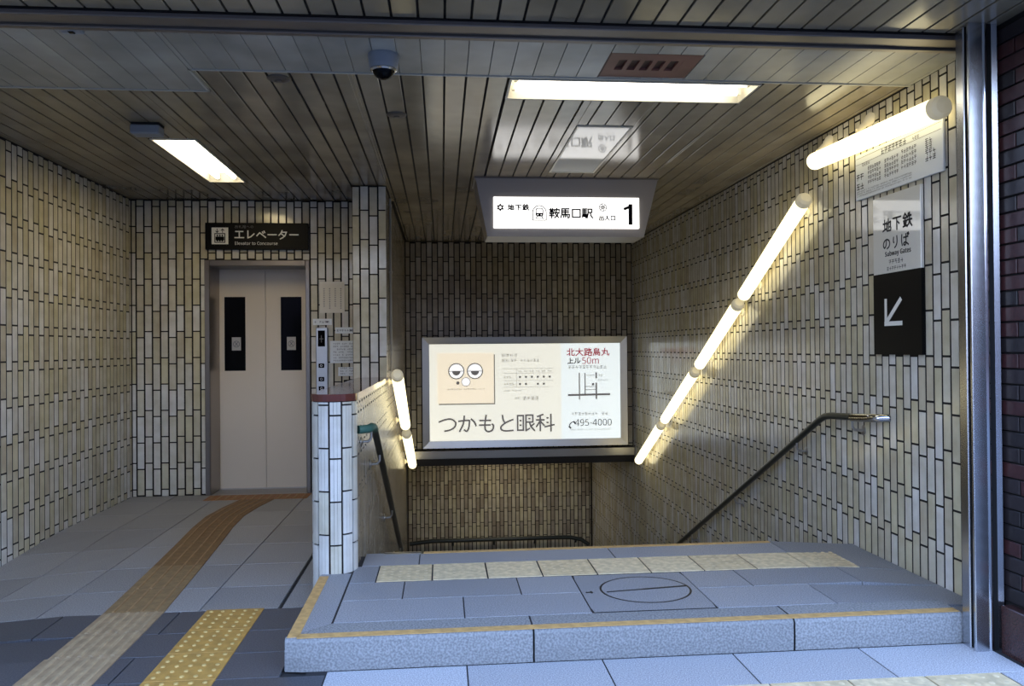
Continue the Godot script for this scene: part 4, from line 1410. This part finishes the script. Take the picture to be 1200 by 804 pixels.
func build_lift_sign() -> void:
	var o := thing("lift_sign", "black sign board with white lettering and pictogram above the lift door", "sign", Vector3(-1.676, 2.3565, -7.312))
	box_part(Vector3(-0.459, -0.1215, -0.002), Vector3(0.459, 0.1215, 0.034), mats.black_sign, "board", o, 0.003)
	var z := 0.0348
	word(o, "lettering", mats.sign_white, "エレベーター", -0.200, 0.058, 0.088, 0.0975, 0.0105, z)
	var s := MB.new()
	write_jp(s, "改札階への", -0.196, 0.100, 0.030, 0.0345, 0.0024, z)
	part(s, mats.ink_grey, "small_lettering", o).set_meta("kind", "stuff")
	latin("Elevator to Concourse", 0.028, mats.sign_white, "latin_lettering", o, Vector3(-0.198, -0.066, z - 0.0004))
	var p := MB.new()
	p.rect(-0.401, -0.075, -0.254, 0.077, z)
	part(p, mats.sign_white, "pictogram_ground", o)
	var k := MB.new()
	var zz := z + 0.0007
	for e in [[Vector2(-0.372, -0.058), Vector2(-0.284, -0.058)], [Vector2(-0.284, -0.058), Vector2(-0.284, 0.022)], [Vector2(-0.284, 0.022), Vector2(-0.372, 0.022)], [Vector2(-0.372, 0.022), Vector2(-0.372, -0.058)]]:
		k.line(e[0], e[1], 0.008, zz)
	k.rect(-0.366, -0.040, -0.290, -0.006, zz)
	for j in 3:
		k.disc(Vector2(-0.350 + 0.022 * j, 0.005), 0.008, zz, 0, TAU, 12)
		k.rect(-0.358 + 0.022 * j, -0.05, -0.342 + 0.022 * j, -0.004, zz)
	for j in 2:
		var x := -0.352 + 0.048 * j
		var d := 1.0 if j == 1 else -1.0
		k.line(Vector2(x, 0.032), Vector2(x, 0.064), 0.006, zz)
		k.line(Vector2(x, 0.048 + 0.016 * d), Vector2(x - 0.013, 0.048 + 0.003 * d), 0.006, zz)
		k.line(Vector2(x, 0.048 + 0.016 * d), Vector2(x + 0.013, 0.048 + 0.003 * d), 0.006, zz)
	part(k, mats.black_sign, "pictogram", o)


func build_poster() -> void:
	# the lit clinic poster: local origin at the lower left corner of the lit face
	var o := thing("light_box", "backlit clinic poster in brushed steel frame on the wall across the stairs", "light box", Vector3(-0.163, 0.146, -9.90))
	var W := 2.452
	var H := 1.225
	var f := MB.new()
	var e := 0.088
	var d0 := -0.145
	var d1 := 0.03
	# four mitred frame bars
	var q := [Vector2(-e, -e), Vector2(W + e, -e), Vector2(W + e, H + e), Vector2(-e, H + e)]
	var r := [Vector2(0, 0), Vector2(W, 0), Vector2(W, H), Vector2(0, H)]
	for k in 4:
		var j := (k + 1) % 4
		f.quad(Vector3(q[k].x, q[k].y, d1), Vector3(q[j].x, q[j].y, d1), Vector3(r[j].x, r[j].y, d1 - 0.012), Vector3(r[k].x, r[k].y, d1 - 0.012))
		f.quad(Vector3(q[k].x, q[k].y, d0), Vector3(q[j].x, q[j].y, d0), Vector3(q[j].x, q[j].y, d1), Vector3(q[k].x, q[k].y, d1))
		f.quad(Vector3(r[k].x, r[k].y, d1 - 0.012), Vector3(r[j].x, r[j].y, d1 - 0.012), Vector3(r[j].x, r[j].y, -0.02), Vector3(r[k].x, r[k].y, -0.02))
	part(f, mats.steel_dull, "frame", o)
	box_part(Vector3(-0.01, -0.01, -0.09), Vector3(W + 0.01, H + 0.01, -0.012), mats.void_black, "case", o)
	var split := W * 0.686
	box_part(Vector3(0, 0, -0.012), Vector3(split, H, 0.0), mats.poster_cream, "poster_ground", o)
	var wh := box_part(Vector3(split, 0, -0.012), Vector3(W, H, 0.0), mats.poster_white, "poster_ground", o)
	wh.set_meta("label", "bluish white right part of poster")
	# photograph pixels inside the zoomed poster (62..1120 across, 108..648 down)
	var X := func(p): return ((p as float) - 62.0) / 1058.0 * W
	var Y := func(p): return (1.0 - ((p as float) - 108.0) / 540.0) * H
	var z := 0.001
	var sq := MB.new()
	sq.rect(X.call(104), Y.call(440), X.call(415), Y.call(158), z)
	part(sq, mats.poster_peach, "peach_square", o)
	var sh := MB.new()
	sh.rect(X.call(112), Y.call(447), X.call(421), Y.call(440), z)
	sh.rect(X.call(415), Y.call(440), X.call(421), Y.call(166), z)
	part(sh, mats.print_faint, "square_edge", o)
	# plain emblem of two half closed eyes
	var ey: MB
	var rg: MB
	var ld: MB
	for cxp in [209.0, 311.0]:
		ey = MB.new()
		rg = MB.new()
		ld = MB.new()
		var c := Vector2(X.call(cxp), Y.call(259.0))
		ey.disc(c, 0.094, z + 0.001)
		rg.ring(c, 0.090, 0.103, z + 0.0018)
		ld.disc(c + Vector2(0, -0.002), 0.052, z + 0.0018, PI, TAU, 14)
		rg.line(c + Vector2(-0.094, 0), c + Vector2(0.094, 0), 0.008, z + 0.0022)
		part(ey, mats.poster_eye, "emblem_white", o)
		part(rg, mats.print_grey, "emblem_outline", o)
		part(ld, mats.print_grey, "emblem_fill", o)
	ey = MB.new()
	rg = MB.new()
	ld = MB.new()
	var nc := Vector2(X.call(261.0), Y.call(319.0))
	ey.disc(nc, 0.052, z + 0.001)
	rg.ring(nc, 0.051, 0.058, z + 0.0018)
	ld.disc(Vector2(X.call(217.0), Y.call(325.0)), 0.022, z + 0.001, 0, TAU, 10)
	part(ey, mats.poster_eye, "emblem_white", o)
	part(rg, mats.print_grey, "emblem_outline", o)
	part(ld, mats.print_grey, "emblem_fill", o)
	# lettering
	word(o, "clinic_name", mats.print_grey, "つかもと眼科", X.call(108), Y.call(500), 0.245, 0.2475, 0.022, z)
	word(o, "red_lettering", mats.print_red, "北大路烏丸", X.call(820), Y.call(134), 0.108, 0.1125, 0.0125, z)
	word(o, "address", mats.print_dark, "上ル", X.call(822), Y.call(188), 0.085, 0.09, 0.012, z)
	latin("50m", 0.086, mats.print_red, "distance", o, Vector3(X.call(903), Y.call(207), z))
	latin("495-4000", 0.084, mats.print_dark, "telephone_number", o, Vector3(X.call(862), Y.call(558), z))
	var hs := MB.new()
	var hc := Vector2(X.call(858), Y.call(580))
	for k in 6:
		var a0 := PI * 0.5 + 0.25 * k
		hs.line(hc + Vector2(cos(a0), sin(a0)) * 0.062, hc + Vector2(cos(a0 + 0.25), sin(a0 + 0.25)) * 0.062, 0.012, z)
	hs.line(hc + Vector2(0.0, 0.062), hc + Vector2(0.012, 0.046), 0.022, z)
	hs.line(hc + Vector2(-0.062, 0.0), hc + Vector2(-0.046, -0.014), 0.022, z)
	part(hs, mats.print_dark, "telephone_symbol", o)
	var p := MB.new()
	write_jp(p, "診療科目", X.call(458), Y.call(162), 0.046, 0.053, 0.0035, z)
	write_jp(p, "眼科", X.call(458), Y.call(192), 0.046, 0.053, 0.0035, z)
	small_print(p, X.call(510), X.call(715), Y.call(201), 0.036, z, 0.85)
	write_jp(p, "院長", X.call(528), Y.call(408), 0.032, 0.036, 0.0025, z)
	small_print(p, X.call(575), X.call(665), Y.call(415), 0.046, z, 0.8)
	small_print(p, X.call(470), X.call(575), Y.call(371), 0.018, z)
	small_print(p, X.call(160), X.call(365), Y.call(360), 0.018, z)
	small_print(p, X.call(830), X.call(1058), Y.call(243), 0.040, z, 0.95)
	small_print(p, X.call(845), X.call(1050), Y.call(507), 0.038, z, 0.9)
	small_print(p, X.call(838), X.call(1058), Y.call(597), 0.016, z, 0.9)
	for yy in [248.0, 274.0, 315.0, 352.0]:
		p.line(Vector2(X.call(465), Y.call(yy)), Vector2(X.call(745), Y.call(yy)), 0.004, z)
	p.line(Vector2(X.call(540), Y.call(248)), Vector2(X.call(540), Y.call(352)), 0.004, z)
	for k in 6:
		small_print(p, X.call(549 + 33 * k), X.call(570 + 33 * k), Y.call(262), 0.022, z, 1.0)
	small_print(p, X.call(470), X.call(535), Y.call(295), 0.03, z, 0.9)
	small_print(p, X.call(470), X.call(535), Y.call(335), 0.03, z, 0.9)
	part(p, mats.print_faint, "small_print", o).set_meta("kind", "stuff")
	var dt := MB.new()
	for k in 6:
		dt.disc(Vector2(X.call(559 + 33.0 * k), Y.call(295)), 0.015, z, 0, TAU, 12)
		if k != 2 and k != 5:
			dt.disc(Vector2(X.call(559 + 33.0 * k), Y.call(335)), 0.015, z, 0, TAU, 12)
	part(dt, mats.print_grey, "table_dots", o).set_meta("kind", "stuff")
	# street plan
	var mp := MB.new()
	mp.line(Vector2(X.call(830), Y.call(401)), Vector2(X.call(1058), Y.call(399)), 0.026, z)
	mp.line(Vector2(X.call(922), Y.call(280)), Vector2(X.call(922), Y.call(394)), 0.014, z)
	mp.line(Vector2(X.call(985), Y.call(278)), Vector2(X.call(985), Y.call(304)), 0.020, z)
	mp.line(Vector2(X.call(985), Y.call(336)), Vector2(X.call(985), Y.call(422)), 0.020, z)
	mp.disc(Vector2(X.call(967), Y.call(341)), 0.017, z + 0.0003, 0, TAU, 14)
	part(mp, mats.print_grey, "street_plan", o).set_meta("kind", "stuff")
	var mf := MB.new()
	mf.line(Vector2(X.call(890), Y.call(278)), Vector2(X.call(890), Y.call(425)), 0.016, z)
	mf.line(Vector2(X.call(930), Y.call(290)), Vector2(X.call(975), Y.call(290)), 0.006, z)
	mf.line(Vector2(X.call(925), Y.call(354)), Vector2(X.call(980), Y.call(354)), 0.008, z)
	mf.line(Vector2(X.call(925), Y.call(372)), Vector2(X.call(980), Y.call(372)), 0.008, z)
	small_print(mf, X.call(995), X.call(1020), Y.call(292), 0.03, z, 0.9)
	small_print(mf, X.call(995), X.call(1058), Y.call(318), 0.02, z, 0.9)
	part(mf, mats.print_faint, "side_streets", o).set_meta("kind", "stuff")
	area_light(o, Vector3(W * 0.5, H * 0.5, 0.04), Vector3(0, 0, 1), Vector3.UP, Vector2(W * 0.95, H * 0.95), 0.03, Color(1, 0.97, 0.9))
	# ledge below it
	var l := thing("ledge", "long brushed steel ledge across the stairwell beneath the lit poster", "ledge")
	box_part(Vector3(-0.455, -0.085, -10.032), Vector3(2.48, 0.018, -9.93), mats.steel_dull, "fascia", l, 0.004)
	box_part(Vector3(-0.455, -0.175, -10.039), Vector3(2.48, -0.086, -9.95), mats.bronze_dark, "underside", l)


func wall_board(o: Node3D) -> void:   # turns a board drawn in the xy plane so that it faces left on the right wall
	o.basis = Basis(Vector3(0, 0, 1), Vector3.UP, Vector3(-1, 0, 0))


func build_wall_signs() -> void:
	# timetable
	var o := thing("timetable", "white landscape timetable board right under the uppermost tube lamp", "timetable", Vector3(2.482, 2.305, -4.035))
	wall_board(o)
	box_part(Vector3(-0.408, -0.134, -0.002), Vector3(0.408, 0.134, 0.012), mats.paper_white, "board", o, 0.003)
	var z := 0.0128
	var b := MB.new()
	small_print(b, -0.13, 0.11, 0.095, 0.030, z, 1.0)
	for k in 2:
		small_print(b, -0.39, -0.30, 0.00 - 0.055 * k, 0.036, z, 1.0)
	for row in 4:
		small_print(b, -0.27, -0.13, 0.035 - 0.028 * row, 0.020, z, 0.95)
		small_print(b, -0.10, 0.04, 0.035 - 0.028 * row, 0.020, z, 0.95)
		small_print(b, 0.06, 0.20, 0.045 - 0.028 * row, 0.020, z, 0.95)
		small_print(b, 0.27, 0.37, 0.045 - 0.030 * row, 0.026, z, 0.8)
	part(b, mats.ink, "table_print", o).set_meta("kind", "stuff")
	var g := MB.new()
	small_print(g, -0.33, -0.24, 0.066, 0.018, z, 1.0)
	small_print(g, 0.16, 0.23, 0.09, 0.018, z, 1.0)
	for k in 3:
		small_print(g, -0.39, 0.15, -0.085 - 0.013 * k, 0.008, z, 0.9)
	g.line(Vector2(-0.395, 0.112), Vector2(0.395, 0.112), 0.002, z)
	g.line(Vector2(-0.395, 0.076), Vector2(0.395, 0.076), 0.002, z)
	part(g, mats.ink_grey, "fine_print", o).set_meta("kind", "stuff")
	# platform sign
	var p := thing("direction_sign", "tall glossy direction board, white over black, with a white arrow pointing down left", "sign", Vector3(2.482, 1.26, -4.03))
	wall_board(p)
	box_part(Vector3(-0.222, 0.0, -0.002), Vector3(0.222, 0.884, 0.016), mats.gloss_grey, "board", p, 0.002)
	var bl := box_part(Vector3(-0.223, -0.001, 0.0), Vector3(0.223, 0.450, 0.0175), mats.black_sign, "black_field", p)
	bl.set_meta("label", "black lower field")
	z = 0.0188
	var a := MB.new()
	a.line(Vector2(-0.100, 0.172), Vector2(-0.100, 0.298), 0.024, z)
	a.line(Vector2(-0.104, 0.170), Vector2(0.045, 0.170), 0.024, z)
	a.line(Vector2(-0.090, 0.182), Vector2(0.038, 0.296), 0.026, z)
	part(a, mats.sign_white, "arrow", p)
	z = 0.0168
	word(p, "line_wording", mats.ink, "地下鉄", -0.125, 0.760, 0.086, 0.095, 0.010, z)
	word(p, "platform_wording", mats.ink, "のりば", -0.125, 0.652, 0.074, 0.086, 0.009, z)
	latin("Subway Gates", 0.026, mats.ink, "latin_lettering", p, Vector3(-0.105, 0.556, z - 0.0004), true)
	var s := MB.new()
	small_print(s, -0.065, 0.075, 0.510, 0.024, z, 1.0)
	small_print(s, -0.085, 0.10, 0.474, 0.020, z, 0.95)
	part(s, mats.ink, "small_lettering", p).set_meta("kind", "stuff")


func notice(called: String, label: String, x0: float, x1: float, y0: float, y1: float, m: Material, style: int) -> void:
	var o := thing(called, label, "notice", Vector3((x0 + x1) * 0.5, (y0 + y1) * 0.5, -7.3125))
	var w := (x1 - x0) * 0.5
	var h := (y1 - y0) * 0.5
	box_part(Vector3(-w, -h, 0.0), Vector3(w, h, 0.004), m, "sheet", o)
	var b := MB.new()
	var z := 0.0048
	match style:
		0:   # upright columns of writing
			for c in 4:
				var x := w * 0.7 - c * w * 0.45
				var y := h * 0.55
				while y > -h * (0.6 if c % 2 else 0.75):
					b.line(Vector2(x - 0.006, y), Vector2(x + 0.006, y), 0.003, z)
					b.line(Vector2(x, y - 0.006), Vector2(x, y + 0.006), 0.003, z)
					y -= 0.02
		1:
			small_print(b, -w * 0.85, w * 0.9, 0.0, h * 0.7, z, 0.7)
			b.disc(Vector2(w * 0.5, 0), h * 0.3, z, 0, TAU, 10)
		2:
			var y := h * 0.75
			while y > -h * 0.85:
				small_print(b, -w * 0.75, w * 0.8, y, 0.014, z, 0.85)
				y -= 0.026
	part(b, mats.paper_ink, "print", o).set_meta("kind", "stuff")


func build_notices() -> void:
	notice("notice", "cream paper notice with upright writing, topmost on the tiles right of the lift", -1.12, -0.895, 1.655, 1.942, mats.paper, 0)
	notice("notice", "small white plate directly above the steel lift call panel", -1.183, -1.013, 1.542, 1.600, mats.paper_white, 1)
	notice("notice", "narrow white slip just above the largest printed sheet right of the call panel", -0.982, -0.79, 1.463, 1.520, mats.paper_white, 1)
	notice("notice", "largest white printed sheet right of the steel call panel", -1.030, -0.79, 1.190, 1.395, mats.paper_white, 2)
	notice("notice", "white slip just below the largest printed sheet", -0.958, -0.79, 1.070, 1.152, mats.paper_white, 2)
	notice("notice", "lowest white slip on the tiles, just above the parapet cap", -0.955, -0.79, 0.918, 0.985, mats.paper_white, 1)
	var h := thing("clip", "small black clip between the two lowest white slips", "clip", Vector3(-0.872, 1.018, -7.3125))
	box_part(Vector3(-0.035, -0.016, 0.0), Vector3(0.05, 0.016, 0.02), mats.black_sign, "body", h, 0.004)
	box_part(Vector3(0.01, 0.008, 0.0), Vector3(0.075, 0.022, 0.012), mats.black_sign, "lever", h, 0.003)
	var p := thing("call_panel", "narrow steel lift call panel with dark display and buttons", "call panel", Vector3(-1.103, 1.204, -7.314))
	box_part(Vector3(-0.054, -0.316, 0.0), Vector3(0.054, 0.316, 0.022), mats.steel_dull, "plate", p, 0.005)
	box_part(Vector3(-0.034, 0.14, 0.018), Vector3(0.030, 0.288, 0.0235), mats.black_glass, "display", p)
	for k in 3:
		var y := [-0.036, -0.160, -0.246][k] as float
		var b := MB.new()
		b.bevel_box(Vector3(-0.030, y - 0.02, 0.02), Vector3(0.022, y + 0.02, 0.027), 0.003)
		part(b, mats.black_glass, "button", p)
		var q := MB.new()
		q.ring(Vector2(-0.004, y), 0.008, 0.011, 0.0275, 14)
		part(q, mats.paper_white, "button_mark", p)
	var s := MB.new()
	s.line(Vector2(-0.018, 0.21), Vector2(0.012, 0.21), 0.006, 0.024)
	s.line(Vector2(-0.003, 0.24), Vector2(-0.003, 0.18), 0.006, 0.024)
	part(s, mats.ink_grey, "display_mark", p)
	var lab := MB.new()
	lab.rect(-0.02, -0.295, 0.02, -0.28, 0.0228)
	part(lab, mats.ink_grey, "plate_label", p)


# ------------------------------------------------------------------ rails and fittings
func rail_bracket(o: Node3D, p: Vector3, wall_x: float) -> void:
	var b := MB.new()
	var s := signf(wall_x - p.x)
	b.tube([p + Vector3(0, -0.015, 0), p + Vector3(0, -0.055, 0), p + Vector3(s * 0.015, -0.075, 0), Vector3(wall_x, p.y - 0.078, p.z)], 0.008, 8)
	b.lathe(Vector3(wall_x + s * 0.002, p.y - 0.078, p.z), Vector3(-s, 0, 0), [Vector2(0.030, 0.0), Vector2(0.030, 0.006), Vector2(0.012, 0.012), Vector2(0.0002, 0.012)], 14)
	part(b, mats.steel_dull, "bracket", o)


func build_rails() -> void:
	var r := thing("handrail", "dark handrail with bright steel end on the right stair wall", "handrail")
	var x := 2.42
	var m := MB.new()
	var far := Vector3(x, -1.92, -10.23)
	m.tube([Vector3(x, 0.888, -4.40), Vector3(x, 0.872, -4.68), Vector3(x, 0.862, -4.75), Vector3(x, 0.835, -4.82), far, Vector3(x, -1.93, -10.6)], 0.021, 14)
	part(m, mats.rail_dark, "bar", r)
	var e := MB.new()
	e.tube([Vector3(x, 0.884, -4.42), Vector3(x, 0.897, -4.24), Vector3(x + 0.006, 0.900, -4.20), Vector3(x + 0.03, 0.902, -4.165), Vector3(2.492, 0.902, -4.15)], 0.0245, 14)
	var ep := part(e, mats.steel_polished, "end_piece", r)
	ep.set_meta("label", "bright steel rail end")
	rail_bracket(r, Vector3(x, 0.885, -4.42), 2.49)
	for k in 5:
		var z := -5.15 - 1.15 * k
		rail_bracket(r, Vector3(x, 0.835 + (z + 4.82) * 0.5096, z), 2.49)
	var l := thing("handrail", "dark handrail with green wrapped top end on the left stair wall by the parapet", "handrail")
	x = -0.40
	var n := MB.new()
	n.tube([Vector3(x, 0.852, -4.60), Vector3(x, 0.835, -4.66), Vector3(x, 0.805, -4.72), Vector3(x, -1.92, -10.06), Vector3(x, -1.93, -10.4)], 0.021, 14)
	part(n, mats.rail_dark, "bar", l)
	var g := MB.new()
	g.tube([Vector3(x, 0.845, -4.63), Vector3(x, 0.862, -4.56), Vector3(x - 0.004, 0.870, -4.50), Vector3(x - 0.004, 0.872, -4.40), Vector3(x - 0.02, 0.872, -4.36), Vector3(-0.462, 0.872, -4.335)], 0.0235, 14)
	var gp := part(g, mats.rail_green, "end_piece", l)
	gp.set_meta("label", "green wrapped rail end")
	rail_bracket(l, Vector3(x - 0.003, 0.868, -4.46), -0.46)
	for k in 5:
		var z := -5.0 - 1.15 * k
		rail_bracket(l, Vector3(x, 0.805 + (z + 4.72) * 0.5103, z), -0.46)
	var w := thing("handrail", "dark handrail along the tiled wall at the foot of the stairs", "handrail")
	var b := MB.new()
	b.tube([Vector3(-0.55, -1.86, -12.80), Vector3(-0.2, -1.825, -12.80), Vector3(1.9, -1.825, -12.80), Vector3(2.1, -1.83, -12.80), Vector3(2.28, -1.87, -12.79), Vector3(2.40, -1.95, -12.76)], 0.034, 12)
	part(b, mats.rail_dark, "bar", w)
	for k in 4:
		var q := MB.new()
		q.tube([Vector3(0.15 + 0.68 * k, -1.835, -12.81), Vector3(0.15 + 0.68 * k, -1.91, -12.83), Vector3(0.15 + 0.68 * k, -1.92, -12.905)], 0.02, 8)
		part(q, mats.rail_dark, "bracket", w)


func build_fittings() -> void:
	# dome camera
	var c := thing("dome_camera", "small grey dome camera hanging from the pale ceiling panel", "security camera", Vector3(-0.262, CEIL, -3.665))
	var b := MB.new()
	b.lathe(Vector3(0, 0.002, 0), Vector3.DOWN, [Vector2(0.0002, 0.0), Vector2(0.072, 0.0), Vector2(0.073, 0.022), Vector2(0.066, 0.060), Vector2(0.060, 0.078), Vector2(0.0002, 0.078)], 28)
	part(b, mats.camera_grey, "housing", c)
	var d := MB.new()
	var prof := []
	for k in 9:
		var a := PI * 0.5 * k / 8
		prof.append(Vector2(maxf(0.052 * cos(a), 0.0002), 0.076 + 0.046 * sin(a)))
	d.lathe(Vector3.ZERO, Vector3.DOWN, prof, 28)
	part(d, mats.black_glass, "dome", c)
	var k_ := MB.new()
	k_.lathe(Vector3.ZERO, Vector3.DOWN, [Vector2(0.060, 0.072), Vector2(0.062, 0.080), Vector2(0.054, 0.086), Vector2(0.050, 0.084)], 28)
	part(k_, mats.steel_polished, "ring", c)
	# flat round detectors
	for e in [[Vector3(-0.255, CEIL, -4.61), "flat brown round ceiling disc just behind the dome camera"], [Vector3(-0.815, CEIL, -4.03), "flat brown round ceiling disc left of the dome camera at the pale panel edge"]]:
		var o := thing("detector", e[1], "detector", e[0])
		var q := MB.new()
		q.lathe(Vector3(0, 0.001, 0), Vector3.DOWN, [Vector2(0.058, 0.0), Vector2(0.056, 0.008), Vector2(0.040, 0.013), Vector2(0.0002, 0.014)], 24)
		part(q, mats.detector, "cover", o)
		var rr := MB.new()
		rr.lathe(Vector3(0, 0.0, 0), Vector3.DOWN, [Vector2(0.018, 0.0135), Vector2(0.016, 0.018), Vector2(0.0002, 0.019)], 16)
		part(rr, mats.detector, "boss", o)
	# loudspeaker box
	var s := thing("speaker_box", "small grey box fixed to the ceiling in front of the left ceiling light", "speaker", Vector3(-1.775, CEIL, -4.90))
	box_part(Vector3(-0.085, -0.07, -0.05), Vector3(0.085, -0.012, 0.05), mats.camera_grey, "body", s, 0.008)
	box_part(Vector3(-0.078, -0.014, -0.045), Vector3(0.085, 0.002, 0.045), mats.void_black, "mount", s)
	# sensor on the shutter track
	var n := thing("track_sensor", "small pale grey box tucked behind the shutter track at top left", "sensor", Vector3(-1.56, CEIL, -3.455))
	box_part(Vector3(-0.045, -0.022, -0.025), Vector3(0.045, 0.0, 0.025), mats.camera_grey, "body", n, 0.004)
	box_part(Vector3(-0.012, -0.025, -0.012), Vector3(0.012, -0.02, 0.012), mats.black_glass, "lens", n, 0.002)
	# vent
	var v := thing("vent", "reddish brown ceiling vent with short dark slots beside the long ceiling light", "vent", Vector3(1.022, CEIL, -3.725))
	var f := MB.new()
	for r in cut(cut(cut(cut(cut(cut([Rect2(-0.225, -0.158, 0.45, 0.316)], Rect2(-0.165, -0.06, 0.04, 0.13)), Rect2(-0.102, -0.06, 0.04, 0.13)), Rect2(-0.039, -0.06, 0.04, 0.13)), Rect2(0.024, -0.06, 0.04, 0.13)), Rect2(0.087, -0.06, 0.04, 0.13)), Rect2(0.150, -0.06, 0.001, 0.13)):
		f.box(Vector3(r.position.x, -0.006, r.position.y), Vector3(r.end.x, 0.006, r.end.y))
	part(f, mats.vent_brown, "frame", v)
	box_part(Vector3(-0.22, 0.006, -0.155), Vector3(0.22, 0.012, 0.155), mats.vent_dark, "duct", v)
	var vr := MB.new()
	vr.box(Vector3(-0.229, -0.008, -0.162), Vector3(-0.219, 0.006, 0.162))
	vr.box(Vector3(-0.229, -0.008, 0.156), Vector3(0.229, 0.006, 0.162))
	part(vr, mats.vent_dark, "rim", v)
	# conduit
	var cd := thing("conduit", "thin pale pipe running down the dark side of the pier to the tube lamp", "pipe", Vector3(-0.452, 0, -7.02))
	var cb := MB.new()
	cb.tube([Vector3(0, 1.12, 0), Vector3(0, 2.66, 0)], 0.011, 10)
	part(cb, mats.conduit_grey, "pipe", cd)
	for y in [1.3, 2.0, 2.6]:
		box_part(Vector3(-0.012, (y as float) - 0.01, -0.018), Vector3(0.014, (y as float) + 0.01, 0.018), mats.conduit_grey, "clamp", cd, 0.003)


func _ready() -> void:
	rng.seed = 20240
	setup_view()
	make_materials()
	fill_glyphs()
	build_floor()
	build_landing()
	build_walls()
	build_parapet()
	build_ceiling()
	build_door()
	build_post()
	build_lamps()
	build_station_sign()
	build_lift_sign()
	build_poster()
	build_wall_signs()
	build_notices()
	build_rails()
	build_tactile()
	build_fittings()
	for o in find_children("*", "Node", true, false):
		for key in o.get_meta_list():
			if key.begins_with("n_"):
				o.remove_meta(key)
